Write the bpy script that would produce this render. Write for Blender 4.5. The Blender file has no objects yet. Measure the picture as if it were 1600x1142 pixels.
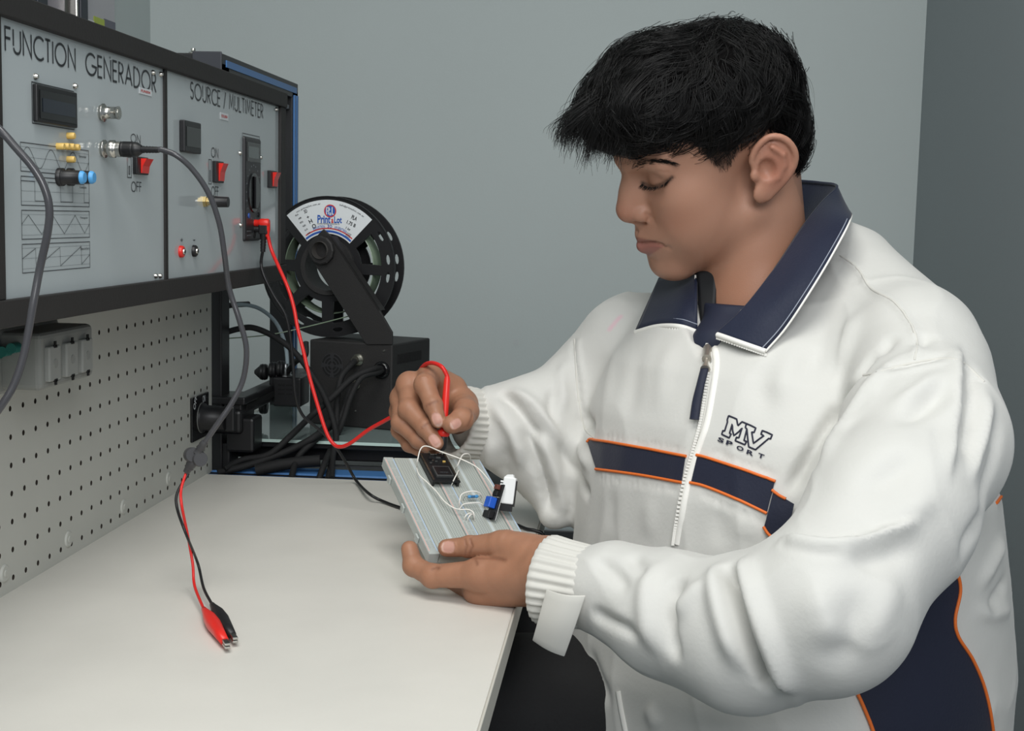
import bpy, math, random
import numpy as np
from mathutils import Vector, Matrix
from mathutils.bvhtree import BVHTree
rng = np.random.default_rng(7); random.seed(7)
SC = bpy.context.scene
COL = SC.collection
# ------------------------------------------------------------------ camera
F, CX, CY, CAMZ = 2106.0, 800.0, 571.0, 1.091
def unit(v):
    v = np.asarray(v, float); return v/np.linalg.norm(v)
_dY = unit([(985-CX)/F, -(344-CY)/F, -1.0])
_s, _c = math.sin(math.radians(1.25)), math.cos(math.radians(1.25))
_u = unit([_s, _c, (-_s*_dY[0]-_c*_dY[1])/_dY[2]])
CAMR = np.array([np.cross(_dY, _u), _dY, _u])
CAMO = np.array([0, 0, CAMZ])
cam = bpy.data.cameras.new('camera'); camo = bpy.data.objects.new('camera', cam); COL.objects.link(camo)
cam.sensor_width = 36.0; cam.lens = 36.0*F/1600.0; cam.clip_start = .05
mw = Matrix(CAMR.tolist()).to_4x4(); mw.translation = Vector(CAMO); camo.matrix_world = mw
SC.camera = camo
# ------------------------------------------------------------------ world, lights, exposure
SC.view_settings.view_transform = 'Standard'; SC.view_settings.look = 'None'
SC.view_settings.gamma = 1.0; SC.view_settings.use_curve_mapping = False
SC.view_settings.exposure = 0.0
w = bpy.data.worlds.new('World'); SC.world = w; w.use_nodes = True
w.node_tree.nodes['Background'].inputs[0].default_value = (.80, .90, 1.0, 1)
w.node_tree.nodes['Background'].inputs[1].default_value = .34
def area(name, loc, target, size, power, color=(1, 1, 1), spread=180):
    l = bpy.data.lights.new(name, 'AREA'); l.shape = 'RECTANGLE'; l.size, l.size_y = size
    l.energy = power; l.color = color; l.spread = math.radians(spread)
    o = bpy.data.objects.new(name, l); COL.objects.link(o); o.location = loc
    o.rotation_euler = (Vector(target)-Vector(loc)).to_track_quat('-Z', 'Y').to_euler(); return o
area('ceiling_softbox', (-.25, .55, 2.40), (-.10, 1.30, .9), (.9, .7), 17, (1, .985, .95))
area('room_lamp', (.30, -.8, 2.0), (-.05, 1.6, 1.0), (1.1, .9), 30, (.98, .99, 1.0))

def ray(px, py): return unit(CAMR @ np.array([(px-CX)/F, -(py-CY)/F, -1.0]))
def PY(px, py, y):
    r = ray(px, py); return CAMO + r*(y/r[1])
def PX(px, py, x):
    r = ray(px, py); return CAMO + r*(x/r[0])
def PZ(px, py, z):
    r = ray(px, py); return CAMO + r*((z-CAMZ)/r[2])
def path(pts): return [PY(*p) for p in pts]
# ------------------------------------------------------------------ materials
def lin(c): return [(v/12.92 if v <= .04045 else ((v+.055)/1.055)**2.4) for v in c]
def rgb(r, g, b): return tuple(lin((r/255, g/255, b/255)))+(1,)
MATS = {}
def mat(name, color, rough=.5, metal=0, bump=0, scale=200, var=0, vscale=6, trans=0, ior=1.45, alpha=1, spec=.5, sheen=0, sss=0, coat=0, attr=None, detail=3):
    m = bpy.data.materials.new(name); m.use_nodes = True; nt = m.node_tree; b = nt.nodes['Principled BSDF']
    b.inputs['Base Color'].default_value = color; b.inputs['Roughness'].default_value = rough
    b.inputs['Metallic'].default_value = metal; b.inputs['IOR'].default_value = ior
    b.inputs['Transmission Weight'].default_value = trans; b.inputs['Alpha'].default_value = alpha
    b.inputs['Specular IOR Level'].default_value = spec; b.inputs['Coat Weight'].default_value = coat
    b.inputs['Sheen Weight'].default_value = sheen
    if sss:
        b.inputs['Subsurface Weight'].default_value = sss; b.inputs['Subsurface Radius'].default_value = (1, .35, .2)
        b.inputs['Subsurface Scale'].default_value = .006
    tc = nt.nodes.new('ShaderNodeTexCoord')
    src = None
    if attr:
        a = nt.nodes.new('ShaderNodeAttribute'); a.attribute_name = attr; src = a.outputs['Color']
        nt.links.new(src, b.inputs['Base Color'])
    if var:
        n = nt.nodes.new('ShaderNodeTexNoise'); n.inputs['Scale'].default_value = vscale; n.inputs['Detail'].default_value = 5
        nt.links.new(tc.outputs['Object'], n.inputs['Vector'])
        mr = nt.nodes.new('ShaderNodeMapRange'); mr.inputs[1].default_value = .3; mr.inputs[2].default_value = .7
        mr.inputs[3].default_value = 1-var; mr.inputs[4].default_value = 1+var
        nt.links.new(n.outputs['Fac'], mr.inputs[0])
        mx = nt.nodes.new('ShaderNodeMix'); mx.data_type = 'RGBA'; mx.blend_type = 'MULTIPLY'; mx.inputs[0].default_value = 1
        if src: nt.links.new(src, mx.inputs[6])
        else: mx.inputs[6].default_value = color
        nt.links.new(mr.outputs[0], mx.inputs[7]); nt.links.new(mx.outputs[2], b.inputs['Base Color'])
    if bump:
        n = nt.nodes.new('ShaderNodeTexNoise'); n.inputs['Scale'].default_value = scale; n.inputs['Detail'].default_value = detail
        nt.links.new(tc.outputs['Object'], n.inputs['Vector'])
        bp = nt.nodes.new('ShaderNodeBump'); bp.inputs['Strength'].default_value = bump; bp.inputs['Distance'].default_value = .002
        nt.links.new(n.outputs['Fac'], bp.inputs['Height']); nt.links.new(bp.outputs[0], b.inputs['Normal'])
    MATS[name] = m; return m
wallm = mat('wall_paint', rgb(197, 205, 204), .75, bump=.12, scale=180, var=.02, vscale=2)
wall2 = mat('wall_paint_shaded', rgb(150, 157, 160), .75, bump=.12, scale=180)  # same wall paint, darkened so the right wall's shade is in its colour
floorm = mat('floor_tile', rgb(110, 116, 117), .5, var=.05, vscale=8)
tablem = mat('bench_laminate', rgb(216, 213, 205), .42, bump=.05, scale=300, var=.035, vscale=9)
edgem = mat('bench_edge', rgb(198, 194, 184), .5)
pegm = mat('peg_paint', rgb(192, 193, 186), .5, var=.03, vscale=8)
dark = mat('dark_void', rgb(16, 16, 17), .8)
blk = mat('black_plastic', rgb(26, 26, 28), .42)
blkg = mat('black_gloss', rgb(16, 16, 18), .2)
blkm = mat('black_matte_paint', rgb(38, 37, 37), .6, bump=.25, scale=900)
railm = mat('rail_black', rgb(40, 38, 37), .65, bump=.1, scale=300)
facem = mat('acrylic_face', rgb(176, 184, 186), .10, spec=.42)
inkm = mat('ink', rgb(34, 36, 40), .4)
inkl = mat('ink_thin', rgb(78, 84, 88), .4)
steel = mat('steel', rgb(190, 188, 182), .25, 1)
brass = mat('brass', rgb(196, 176, 126), .28, 1)
bluem = mat('blue_insert', rgb(72, 120, 176), .4)
bluecap = mat('blue_cap', rgb(84, 160, 216), .4)
redm = mat('red_plastic', rgb(222, 44, 36), .34)
redw = mat('red_wire', rgb(214, 38, 34), .35)
yelm = mat('yellow_button', rgb(222, 186, 104), .4)
greyw = mat('grey_cable', rgb(66, 66, 69), .2)
outm = mat('outlet_grey', rgb(130, 132, 128), .5, bump=.05, scale=500)
outl = mat('outlet_light', rgb(142, 144, 140), .5)
greenm = mat('green_plastic', rgb(20, 100, 92), .4)
whitem = mat('white_plastic', rgb(232, 233, 232), .45)
labelm = mat('label_paper', rgb(214, 218, 220), .4)
lred = mat('label_red', rgb(196, 52, 48), .5); lblue = mat('label_blue', rgb(40, 86, 168), .5); lgrey = mat('label_grey', rgb(92, 96, 100), .5)
lcdm = mat('lcd_screen', rgb(20, 28, 42), .12)
lcdg = mat('lcd_grey', rgb(84, 92, 92), .15)
screenb = mat('screen_black', rgb(12, 13, 14), .1)
braid = mat('braided_sleeve', rgb(24, 24, 25), .7, bump=.35, scale=1400)
filam = mat('filament_green', rgb(122, 138, 118), .25)
tubem = mat('bowden_tube', rgb(150, 165, 172), .3)
glassm = mat('bed_glass', rgb(126, 140, 138), .05, spec=.8)
glasse = mat('bed_glass_edge', rgb(190, 212, 204), .15)
grip = mat('alu', rgb(150, 152, 154), .35, 1)
# ------------------------------------------------------------------ mesh builder
ORG = {}
class MB:
    def __init__(s): s.v = []; s.f = []; s.mi = []; s.sm = []; s.M = np.eye(4); s.cm = 0
    def add(s, verts, faces, smooth=False):
        b = len(s.v); V = np.asarray(verts, float)
        V = V@s.M[:3, :3].T+s.M[:3, 3]
        s.v.extend(V.tolist()); s.f.extend([tuple(i+b for i in f) for f in faces]); s.mi.extend([s.cm]*len(faces)); s.sm.extend([smooth]*len(faces)); return s
    def mt(s, i): s.cm = i; return s
    def frame(s, o, x, y, z=None):
        x = unit(x); y = np.asarray(y, float); y = unit(y-x*np.dot(x, y)); z = np.cross(x, y)
        s.M = np.eye(4); s.M[:3, 0] = x; s.M[:3, 1] = y; s.M[:3, 2] = z; s.M[:3, 3] = o; return s
    def world(s): s.M = np.eye(4); return s
    def box(s, lo, hi, ch=0):
        (a, b, c), (d, e, f) = lo, hi
        if ch == 0:
            v = [(a, b, c), (d, b, c), (d, e, c), (a, e, c), (a, b, f), (d, b, f), (d, e, f), (a, e, f)]
            return s.add(v, [(3, 2, 1, 0), (4, 5, 6, 7), (0, 1, 5, 4), (1, 2, 6, 5), (2, 3, 7, 6), (3, 0, 4, 7)])
        bm = __import__('bmesh').new(); import bmesh
        vs = [bm.verts.new(p) for p in [(a, b, c), (d, b, c), (d, e, c), (a, e, c), (a, b, f), (d, b, f), (d, e, f), (a, e, f)]]
        for q in [(3, 2, 1, 0), (4, 5, 6, 7), (0, 1, 5, 4), (1, 2, 6, 5), (2, 3, 7, 6), (3, 0, 4, 7)]: bm.faces.new([vs[i] for i in q])
        bmesh.ops.bevel(bm, geom=bm.edges[:]+bm.verts[:], offset=ch, segments=2, affect='EDGES', profile=.5)
        bm.verts.index_update(); V = [tuple(v.co) for v in bm.verts]; Fs = [tuple(v.index for v in f.verts) for f in bm.faces]; bm.free()
        return s.add(V, Fs)
    def cyl(s, p0, p1, r0, r1=None, n=20, caps=True, smooth=True):
        r1 = r0 if r1 is None else r1
        return s.lathe(p0, p1, [(0, r0), (1, r1)], n, caps, smooth)
    def lathe(s, p0, p1, prof, n=20, caps=True, smooth=True):
        # prof: (fraction along p0->p1, radius)
        p0 = np.asarray(p0, float); p1 = np.asarray(p1, float); d = p1-p0; L = np.linalg.norm(d); d = d/L
        a = np.array([0, 0, 1.]) if abs(d[2]) < .9 else np.array([1., 0, 0]); x = unit(np.cross(a, d)); y = np.cross(d, x)
        v = []; f = []
        for t, r in prof:
            for i in range(n):
                an = 2*math.pi*i/n; v.append(p0+d*L*t+(x*math.cos(an)+y*math.sin(an))*r)
        for k in range(len(prof)-1):
            for i in range(n):
                j = (i+1) % n; f.append((k*n+i, k*n+j, (k+1)*n+j, (k+1)*n+i))
        s.add(v, f, smooth)
        if caps:
            s.add(v[:n], [tuple(range(n-1, -1, -1))]); s.add(v[-n:], [tuple(range(n))])
        return s
    def prism(s, poly, z0, z1, holes=()):
        # poly in local xy extruded z0..z1
        n = len(poly)
        if not holes:
            v = [(x, y, z0) for x, y in poly]+[(x, y, z1) for x, y in poly]
            f = [tuple(range(n-1, -1, -1)), tuple(range(n, 2*n))]+[(i, (i+1) % n, n+(i+1) % n, n+i) for i in range(n)]
            return s.add(v, f)
        from mathutils.geometry import tessellate_polygon
        loops = [list(poly)]+[list(h) for h in holes]
        flat = [p for l in loops for p in l]
        tris = tessellate_polygon([[Vector((x, y, 0)) for x, y in l] for l in loops]); m = len(flat)
        v = [(x, y, z0) for x, y in flat]+[(x, y, z1) for x, y in flat]; f = []
        for t in tris:
            a, b, c = [np.array(flat[i]) for i in t]
            if np.cross(b-a, c-a) < 0: t = (t[0], t[2], t[1])
            f.append(tuple(i+m for i in t)); f.append(tuple(reversed(t)))
        o = 0
        for k, l in enumerate(loops):
            ar = sum(l[i][0]*l[(i+1) % len(l)][1]-l[(i+1) % len(l)][0]*l[i][1] for i in range(len(l)))
            for i in range(len(l)):
                j = (i+1) % len(l); q = (o+i, o+j, m+o+j, m+o+i)
                if (ar > 0) != (k == 0): q = q[::-1]
                f.append(q)
            o += len(l)
        return s.add(v, f)
    def tube(s, pts, r, n=10, sub=6, smoothcurve=True, flat=1.0, caps=True):
        P = np.asarray(pts, float); R = np.full(len(P), r) if np.isscalar(r) else np.asarray(r, float)
        if smoothcurve and len(P) > 2: P, R = catmull(P, R, sub)
        T = np.gradient(P, axis=0); T /= np.linalg.norm(T, axis=1)[:, None]+1e-12
        a = np.array([0, 0, 1.]) if abs(T[0][2]) < .9 else np.array([1., 0, 0]); x = unit(np.cross(a, T[0])); v = []
        for i in range(len(P)):
            x = x-T[i]*np.dot(x, T[i]); x = unit(x); y = np.cross(T[i], x)
            for k in range(n):
                an = 2*math.pi*k/n; v.append(P[i]+(x*math.cos(an)+y*math.sin(an)*flat)*R[i])
        f = [(k*n+i, k*n+(i+1) % n, (k+1)*n+(i+1) % n, (k+1)*n+i) for k in range(len(P)-1) for i in range(n)]
        s.add(v, f, True)
        if caps:
            s.add(v[:n], [tuple(range(n-1, -1, -1))]); s.add(v[-n:], [tuple(range(n))])
        return s
    def ribbon(s, pl, w, z=0.0, closed=False):
        # flat stroke in local xy
        P = np.asarray(pl, float); n = len(P); v = []; f = []
        for i in range(n):
            a = P[i-1] if (i > 0 or closed) else None; b = P[(i+1) % n] if (i < n-1 or closed) else None
            t1 = unit(P[i]-a) if a is not None else unit(b-P[i]); t2 = unit(b-P[i]) if b is not None else t1
            m = t1+t2; m = unit(m) if np.linalg.norm(m) > .2 else t1
            nn = np.array([-m[1], m[0]]); c = max(.45, abs(np.dot(m, t1))); o = nn*w/2/c
            v += [(P[i][0]+o[0], P[i][1]+o[1], z), (P[i][0]-o[0], P[i][1]-o[1], z)]
        for i in range(n if closed else n-1):
            j = (i+1) % n; f.append((2*i+1, 2*j+1, 2*j, 2*i))
        return s.add(v, f)
    def build(s, name, mats, parent=None, bevel=0, seg=2):
        me = bpy.data.meshes.new(name)
        o0 = ORG.get(parent.name, np.zeros(3)) if parent else np.zeros(3)
        V = np.asarray(s.v, float)-o0
        me.from_pydata(V.tolist(), [], s.f)
        for m in (mats if isinstance(mats, (list, tuple)) else [mats]): me.materials.append(m)
        me.polygons.foreach_set('material_index', s.mi); me.polygons.foreach_set('use_smooth', s.sm); me.update()
        o = bpy.data.objects.new(name, me); COL.objects.link(o)
        if parent: o.parent = parent
        ORG[o.name] = o0
        if bevel:
            b = o.modifiers.new('bevel', 'BEVEL'); b.width = bevel; b.segments = seg; b.limit_method = 'ANGLE'; b.angle_limit = math.radians(40)
        return o
def catmull(P, R, sub):
    Pe = np.vstack([2*P[0]-P[1], P, 2*P[-1]-P[-2]]); o = []; r = []
    for i in range(len(P)-1):
        a, b, c, d = Pe[i:i+4]
        for k in range(sub):
            t = k/sub; o.append(.5*(2*b+(c-a)*t+(2*a-5*b+4*c-d)*t*t+(3*b-a-3*c+d)*t**3)); r.append(R[i]*(1-t)+R[i+1]*t)
    o.append(P[-1]); r.append(R[-1]); return np.array(o), np.array(r)
def tag(o, label=None, cat=None, group=None, kind=None):
    if label: o['label'] = label
    if cat: o['category'] = cat
    if group: o['group'] = group
    if kind: o['kind'] = kind
    return o
def thing(name, label, cat, loc, group=None):
    o = bpy.data.objects.new(name, None); COL.objects.link(o); o.location = loc; o.empty_display_size = .05
    ORG[o.name] = np.asarray(loc, float); return tag(o, label, cat, group)
def text2d(s, size=1.0, bold=0.0):
    cu = bpy.data.curves.new('t', 'FONT'); cu.body = s; cu.size = size; cu.offset = bold; cu.resolution_u = 3
    o = bpy.data.objects.new('t', cu); COL.objects.link(o); dg = bpy.context.evaluated_depsgraph_get()
    me = bpy.data.meshes.new_from_object(o.evaluated_get(dg))
    V = np.array([v.co[:] for v in me.vertices]).reshape(-1, 3); Fc = [tuple(p.vertices) for p in me.polygons]
    bpy.data.objects.remove(o); bpy.data.curves.remove(cu); bpy.data.meshes.remove(me)
    return V, Fc
def put_text(mb, s, w, h=None, z=0, x=0, y=0, bold=0.0, skew=0):
    """text scaled into a w x h box with its lower-left corner at (x, y) of the builder's frame"""
    V, Fc = text2d(s, 1.0, bold)
    if len(V) == 0: return
    lo = V.min(0); hi = V.max(0); sx = w/(hi[0]-lo[0]); sy = (h/(hi[1]-lo[1])) if h else sx
    V = (V-lo)*[sx, sy, 1]; V[:, 0] += skew*V[:, 1]; V[:, 2] = z; V[:, :2] += [x, y]; mb.add(V, Fc)
def build_letters(mb, name, m, parent):
    mk = mb.marks+[len(mb.f)]
    for a, b in zip(mk[:-1], mk[1:]):
        if b > a:
            k = MB(); ids = sorted({i for f in mb.f[a:b] for i in f}); mp = {v: i for i, v in enumerate(ids)}
            k.add([mb.v[i] for i in ids], [tuple(mp[i] for i in f) for f in mb.f[a:b]]); k.build(name, m, parent)
def arc(cx, cy, rx, ry, a0, a1, n=10):
    return [(cx+rx*math.cos(math.radians(a0+(a1-a0)*i/n)), cy+ry*math.sin(math.radians(a0+(a1-a0)*i/n))) for i in range(n+1)]
GL = {  # thin geometric capitals: width, strokes (cap height 1)
 'F': (.42, [[(0, 0), (0, 1), (.42, 1)], [(0, .56), (.40, .56)]]),
 'U': (.58, [[(0, 1), (0, .3)]+arc(.29, .3, .29, .3, 180, 360, 12)+[(.58, 1)]]),
 'N': (.66, [[(0, 0), (0, 1), (.66, 0), (.66, 1)]]),
 'C': (.78, [arc(.5, .5, .5, .5, 48, 312, 22)]),
 'T': (.44, [[(0, 1), (.44, 1)], [(.22, 1), (.22, 0)]]),
 'I': (.0, [[(0, 0), (0, 1)]]),
 'i': (.0, [[(0, 0), (0, .72)], [(0, .86), (0, .98)]]),
 'O': (1.0, [arc(.5, .5, .5, .5, 0, 360, 28)]),
 'G': (.92, [arc(.5, .5, .5, .5, 45, 350, 22)+[(.55, .46)]]),
 'E': (.40, [[(.40, 1), (0, 1), (0, 0), (.40, 0)], [(0, .53), (.38, .53)]]),
 'R': (.46, [[(0, 0), (0, 1), (.18, 1)]+arc(.18, .74, .26, .26, 90, -90, 10)+[(0, .48)], [(.16, .48), (.46, 0)]]),
 'A': (.72, [[(0, 0), (.36, 1), (.72, 0)], [(.13, .34), (.59, .34)]]),
 'D': (.66, [[(0, 0), (0, 1), (.2, 1)]+arc(.2, .5, .46, .5, 90, -90, 16)+[(0, 0)]]),
 'S': (.42, [arc(.21, .75, .2, .25, 40, 250, 10)+arc(.2, .26, .22, .26, 75, -150, 12)]),
 '/': (.36, [[(0, -.08), (.36, 1.05)]]),
 'M': (.78, [[(0, 0), (.12, 1), (.39, .18), (.66, 1), (.78, 0)]]),
 'L': (.38, [[(0, 1), (0, 0), (.38, 0)]]), ' ': (.2, [])}
def stroke_text(mb, s, x0, x1, y0, h, w, z):
    gap = .22; tot = sum(GL[c][0] for c in s)+gap*(len(s)-1); sx = (x1-x0)/tot; x = x0
    for c in s:
        wd, st = GL[c]; mb.marks = getattr(mb, 'marks', [])+[len(mb.f)]
        for pl in st:
            cl = c == 'O'; q = [(x+p[0]*sx, y0+p[1]*h) for p in pl]
            mb.ribbon(q[:-1] if cl else q, w, z, closed=cl)
        x += (wd+gap)*sx
# ================================================================== setting
TZ = .75
WY = 3.2
xl = PY(236, 200, WY)[0]; xr = PY(1438, 200, WY)[0]
def struct(name, mb, m, bevel=0):
    o = mb.build(name, m, None, bevel); tag(o, kind='structure'); return o
struct('wall_back', MB().box((xl-.1, WY, 0), (xr+.1, WY+.1, 2.7)), wallm)
struct('wall_left', MB().box((xl-.1, -1.6, 0), (xl, WY, 2.7)), wallm)
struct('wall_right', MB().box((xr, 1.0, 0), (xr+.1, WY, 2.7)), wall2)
struct('floor', MB().box((xl-.1, -1.6, -.1), (xr+1.2, WY+.1, 0)), floorm)
struct('ceiling', MB().box((xl-.1, -1.6, 2.7), (xr+1.2, WY+.1, 2.8)), wallm)
struct('baseboard_back', MB().box((xl, WY-.012, 0), (xr, WY, .15)), wallm, .003)
# low black bench against the back wall, seen between the sleeve and the jacket
q0 = PY(850, 826, 2.62); q1 = PY(850, 846, 2.62)
lb = thing('low_cabinet', 'low dark cabinet with a grey top seen under the far sleeve', 'cabinet', (q0[0]+.3, 2.9, 0))
bx0, bx1 = q0[0], q0[0]+.62
MB().box((bx0, 2.62, q1[2]), (bx1, 3.18, q0[2]-.003)).build('top_board', mat('bench_plank', rgb(60, 62, 64), .5), lb, .002); MB().box((bx0+.001, 2.621, q0[2]-.003), (bx1-.001, 3.18, q0[2])).build('top_sheet', mat('cabinet_top', rgb(160, 168, 170), .5), lb)
MB().box((bx0+.02, 2.64, .08), (bx1-.02, 3.17, q1[2])).build('carcass', blk, lb, .003); MB().box((bx0+.03, 2.632, .10), (bx0+.30, 2.64, q1[2]-.02)).build('door', blk, lb, .002)
for sx in (bx0+.07, bx1-.07):
    for sy in (2.68, 3.10): MB().box((sx-.02, sy-.02, 0), (sx+.02, sy+.02, .08)).build('leg', blk, lb, .003)
# posters on the left wall above the console
def poster(pxa, pxb, name, label, blocks):
    ya = PX(pxa, 20, xl+.006)[1]; yb = PX(pxb, 20, xl+.006)[1]; t = thing(name, label, 'poster', (xl, (ya+yb)/2, 1.45), 'posters on the left wall')
    zb = 1.36; zt = 2.05
    MB().box((xl+.001, ya, zb), (xl+.005, yb, zt)).build('sheet', mat('poster_sheet', rgb(196, 193, 198), .35, var=.06, vscale=3), t)
    for (a, b, c, d, m) in blocks:
        y0, y1 = [PX(v, 30, xl+.006)[1] for v in (a, b)]; z1 = PX(a, c, xl+.006)[2]; z0 = PX(a, d, xl+.006)[2]
        MB().box((xl+.004, y0, z0), (xl+.0065, y1, z1)).build('colour_block', m, t)
    return t, ya, yb, zb, zt
pw = mat('poster_white', rgb(235, 235, 235), .4); pg = mat('poster_green', rgb(184, 200, 70), .4); pd = mat('poster_slate', rgb(104, 103, 118), .4)
ptop = mat('poster_mauve', rgb(166, 158, 166), .4)
t1, *_ = poster(52, 101, 'wall_poster', 'plain grey poster sheet, leftmost above the function generator', [(52, 101, 0, 60, pw), (52, 101, -140, 2, ptop)])
t2, *_ = poster(117, 180, 'wall_poster', 'mauve poster with white, green and slate squares along its lower edge', [(117, 147, 22, 75, pw), (147, 163, 25, 75, pg), (163, 180, 29, 75, pd), (117, 180, -140, -30, pd)])
ya, yb = PX(101, 20, xl)[1], PX(116, 20, xl)[1]
pt = thing('display_post', 'dark upright strip with a bright metal edge between the two posters', 'post', (xl, (ya+yb)/2, 1.3))
MB().box((xl, ya+.012, 1.3), (xl+.03, yb, 2.1)).build('upright', mat('navy_post', rgb(34, 40, 52), .4), pt, .002)
MB().box((xl, ya, 1.3), (xl+.026, ya+.012, 2.1)).build('metal_edge', steel, pt, .002)
ya, yb = PX(36, 20, xl)[1], PX(52, 20, xl)[1]
pt = thing('display_post', 'dark upright strip left of the plain grey poster', 'post', (xl, (ya+yb)/2, 1.3))
MB().box((xl, ya, 1.3), (xl+.03, yb, 2.1)).build('upright', MATS['navy_post'], pt, .002)
mk = MB(); p = PY(806, 535, WY-.002); mk.box((p[0]-.006, WY-.0015, p[2]-.006), (p[0]-.001, WY, p[2]+.007)); mk.box((p[0]+.001, WY-.0015, p[2]-.006), (p[0]+.006, WY, p[2]+.007))
struct('trim_1', mk, mat('wall_scuff', rgb(196, 202, 202), .7))
# ================================================================== workbench
EX = -.0895; Y1 = 1.693; Y0 = .35
wb = thing('workbench', 'long white laminate workbench top running along the pegboard', 'workbench', (-.32, 1.0, 0))
MB().box((-.60, Y0, TZ-.022), (EX-.002, Y1, TZ)).build('tabletop', tablem, wb, .0015)
MB().box((EX-.002, Y0, TZ-.0225), (EX, Y1, TZ-.0005)).build('edge_band', edgem, wb, .0008)
for lx in (-.56, -.15):
    for ly in (.45, 1.62): MB().box((lx-.02, ly-.02, 0), (lx+.02, ly+.02, TZ-.022)).build('leg', blk, wb, .002)
MB().box((-.54, 1.61, TZ-.07), (-.15, 1.63, TZ-.022)).build('cross_rail', blk, wb, .002)
# pegboard with real holes
PB = -.54; yend = 1.713; pitch = .02537; y0h = 1.1354; z0h = CAMZ-.3281*.54
pg_ = thing('pegboard', 'grey-white perforated pegboard standing along the back of the workbench', 'pegboard', (PB, 1.2, TZ))
mb = MB(); K = 8
js = range(-4, 23); ks = range(-6, 7)
ylo = y0h+(js[0]-.5)*pitch; yhi = y0h+(js[-1]+.5)*pitch; zlo = z0h+(ks[0]-.5)*pitch; zhi = z0h+(ks[-1]+.5)*pitch
rh = .0027
for j in js:
    for k in ks:
        cy, cz = y0h+j*pitch, z0h+k*pitch; h = pitch/2
        out = [(h, 0), (h, h), (0, h), (-h, h), (-h, 0), (-h, -h), (0, -h), (h, -h)]
        v = [(PB, cy+a, cz+b) for a, b in out]+[(PB, cy+rh*math.cos(i*math.pi/4), cz+rh*math.sin(i*math.pi/4)) for i in range(8)]
        v += [(PB-.004, p[1], p[2]) for p in v[8:]]
        mb.mt(0).add(v, [(i, (i+1) % 8, 8+(i+1) % 8, 8+i) for i in range(8)]); mb.mt(1).add(v[8:], [(i, (i+1) % 8, 8+(i+1) % 8, 8+i) for i in range(8)])
mb.mt(0)
def rectx(mb, x, ya, yb, za, zb): mb.add([(x, ya, za), (x, yb, za), (x, yb, zb), (x, ya, zb)], [(0, 1, 2, 3)])
zb0 = TZ
rectx(mb, PB, ylo-.35, ylo, zb0, zhi); rectx(mb, PB, yhi, yend, zb0, zhi)
if zlo > zb0: rectx(mb, PB, ylo, yhi, zb0, zlo)
rectx(mb, PB, ylo-.35, yend, zhi, 1.12)
mb.add([(PB, yend, zb0), (PB-.004, yend, zb0), (PB-.004, yend, 1.12), (PB, yend, 1.12)], [(0, 1, 2, 3)])
mb.build('board', [pegm, mat('raw_hardboard', rgb(52, 45, 38), .8)], pg_)
MB().box((PB-.012, ylo-.35, zb0), (PB-.004, yend-.001, 1.12)).build('backing', dark, pg_)
for (a, b) in [(13, 830), (203, 728), (367, 632), (501, 548)]:
    p = PX(a*.5252, 460+b*.5252, PB)
    m = MB(); m.lathe(p, p+[.0016, 0, 0], [(0, .0085), (.5, .0082), (1, .0068)], 18); m.lathe(p+[.0016, 0, 0], p+[.0022, 0, 0], [(0, .0036), (1, .003)], 10)
    m.build('screw_cap', pegm, pg_)
# ================================================================== instrument rack
XF = -.455
def zr(px, py): return PX(px, py, XF)[2]
def yr(px, py=250): return PX(px, py, XF)[1]
zt_in = CAMZ+.2975*.455; zb_in = CAMZ-.149*.455; zb_out = CAMZ-.1935*.455; zt_out = zr(240, 72)
yL = yr(4, 440); ydiv0, ydiv1 = yr(255), yr(259); yR = yr(434.5, 300); yR2 = yr(442, 300)
rk = thing('instrument_rack', 'black rack frame holding the two grey instrument panels above the pegboard', 'rack', (-.5, 1.3, zb_out))
MB().box((-.60, .60, zt_in), (XF+.006, yR2, zt_out)).build('top_rail', railm, rk, .001)
MB().box((-.535, .60, zb_out), (XF+.006, yR2, zb_in)).build('bottom_rail', railm, rk, .001)
MB().box((-.60, yR, zb_in), (XF+.004, yR2, zt_in)).build('end_post', railm, rk, .001)
MB().box((XF-.03, ydiv0, zb_in), (XF+.002, ydiv1, zt_in)).build('divider', railm, rk)
MB().box((XF-.03, yL-.02, zb_in), (XF+.003, yL, zt_in)).build('divider', railm, rk, .001)
MB().box((-.60, .60, zb_in), (-.59, yR, zt_in)).build('back_plate', dark, rk)
MB().box((-.60, .60, zb_in), (XF+.004, .615, zt_in)).build('end_plate', railm, rk, .001)
MB().box((XF-.004, .62, zb_in), (XF, yL-.02, zt_in)).build('blank_panel', facem, rk)
def faceframe(mb): return mb.frame((XF, 0, 0), (0, 1, 0), (0, 0, 1))      # local x = world Y, local y = world Z, local z = out
def screw(px, py, par, x=XF):
    p = PX(px, py, x); m = MB(); m.lathe(p, p+[.003, 0, 0], [(0, .0025), (.5, .0023), (1, .0014)], 12); m.build('screw', steel, par)
def frect(mb, px0, py0, px1, py1, z0, z1, ch=0):
    y0, y1 = yr(px0), yr(px1); a = zr(px0, py0); b = zr(px0, py1)
    mb.box((y0, min(a, b), z0), (y1, max(a, b), z1), ch); return y0, y1, min(a, b), max(a, b)
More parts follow.
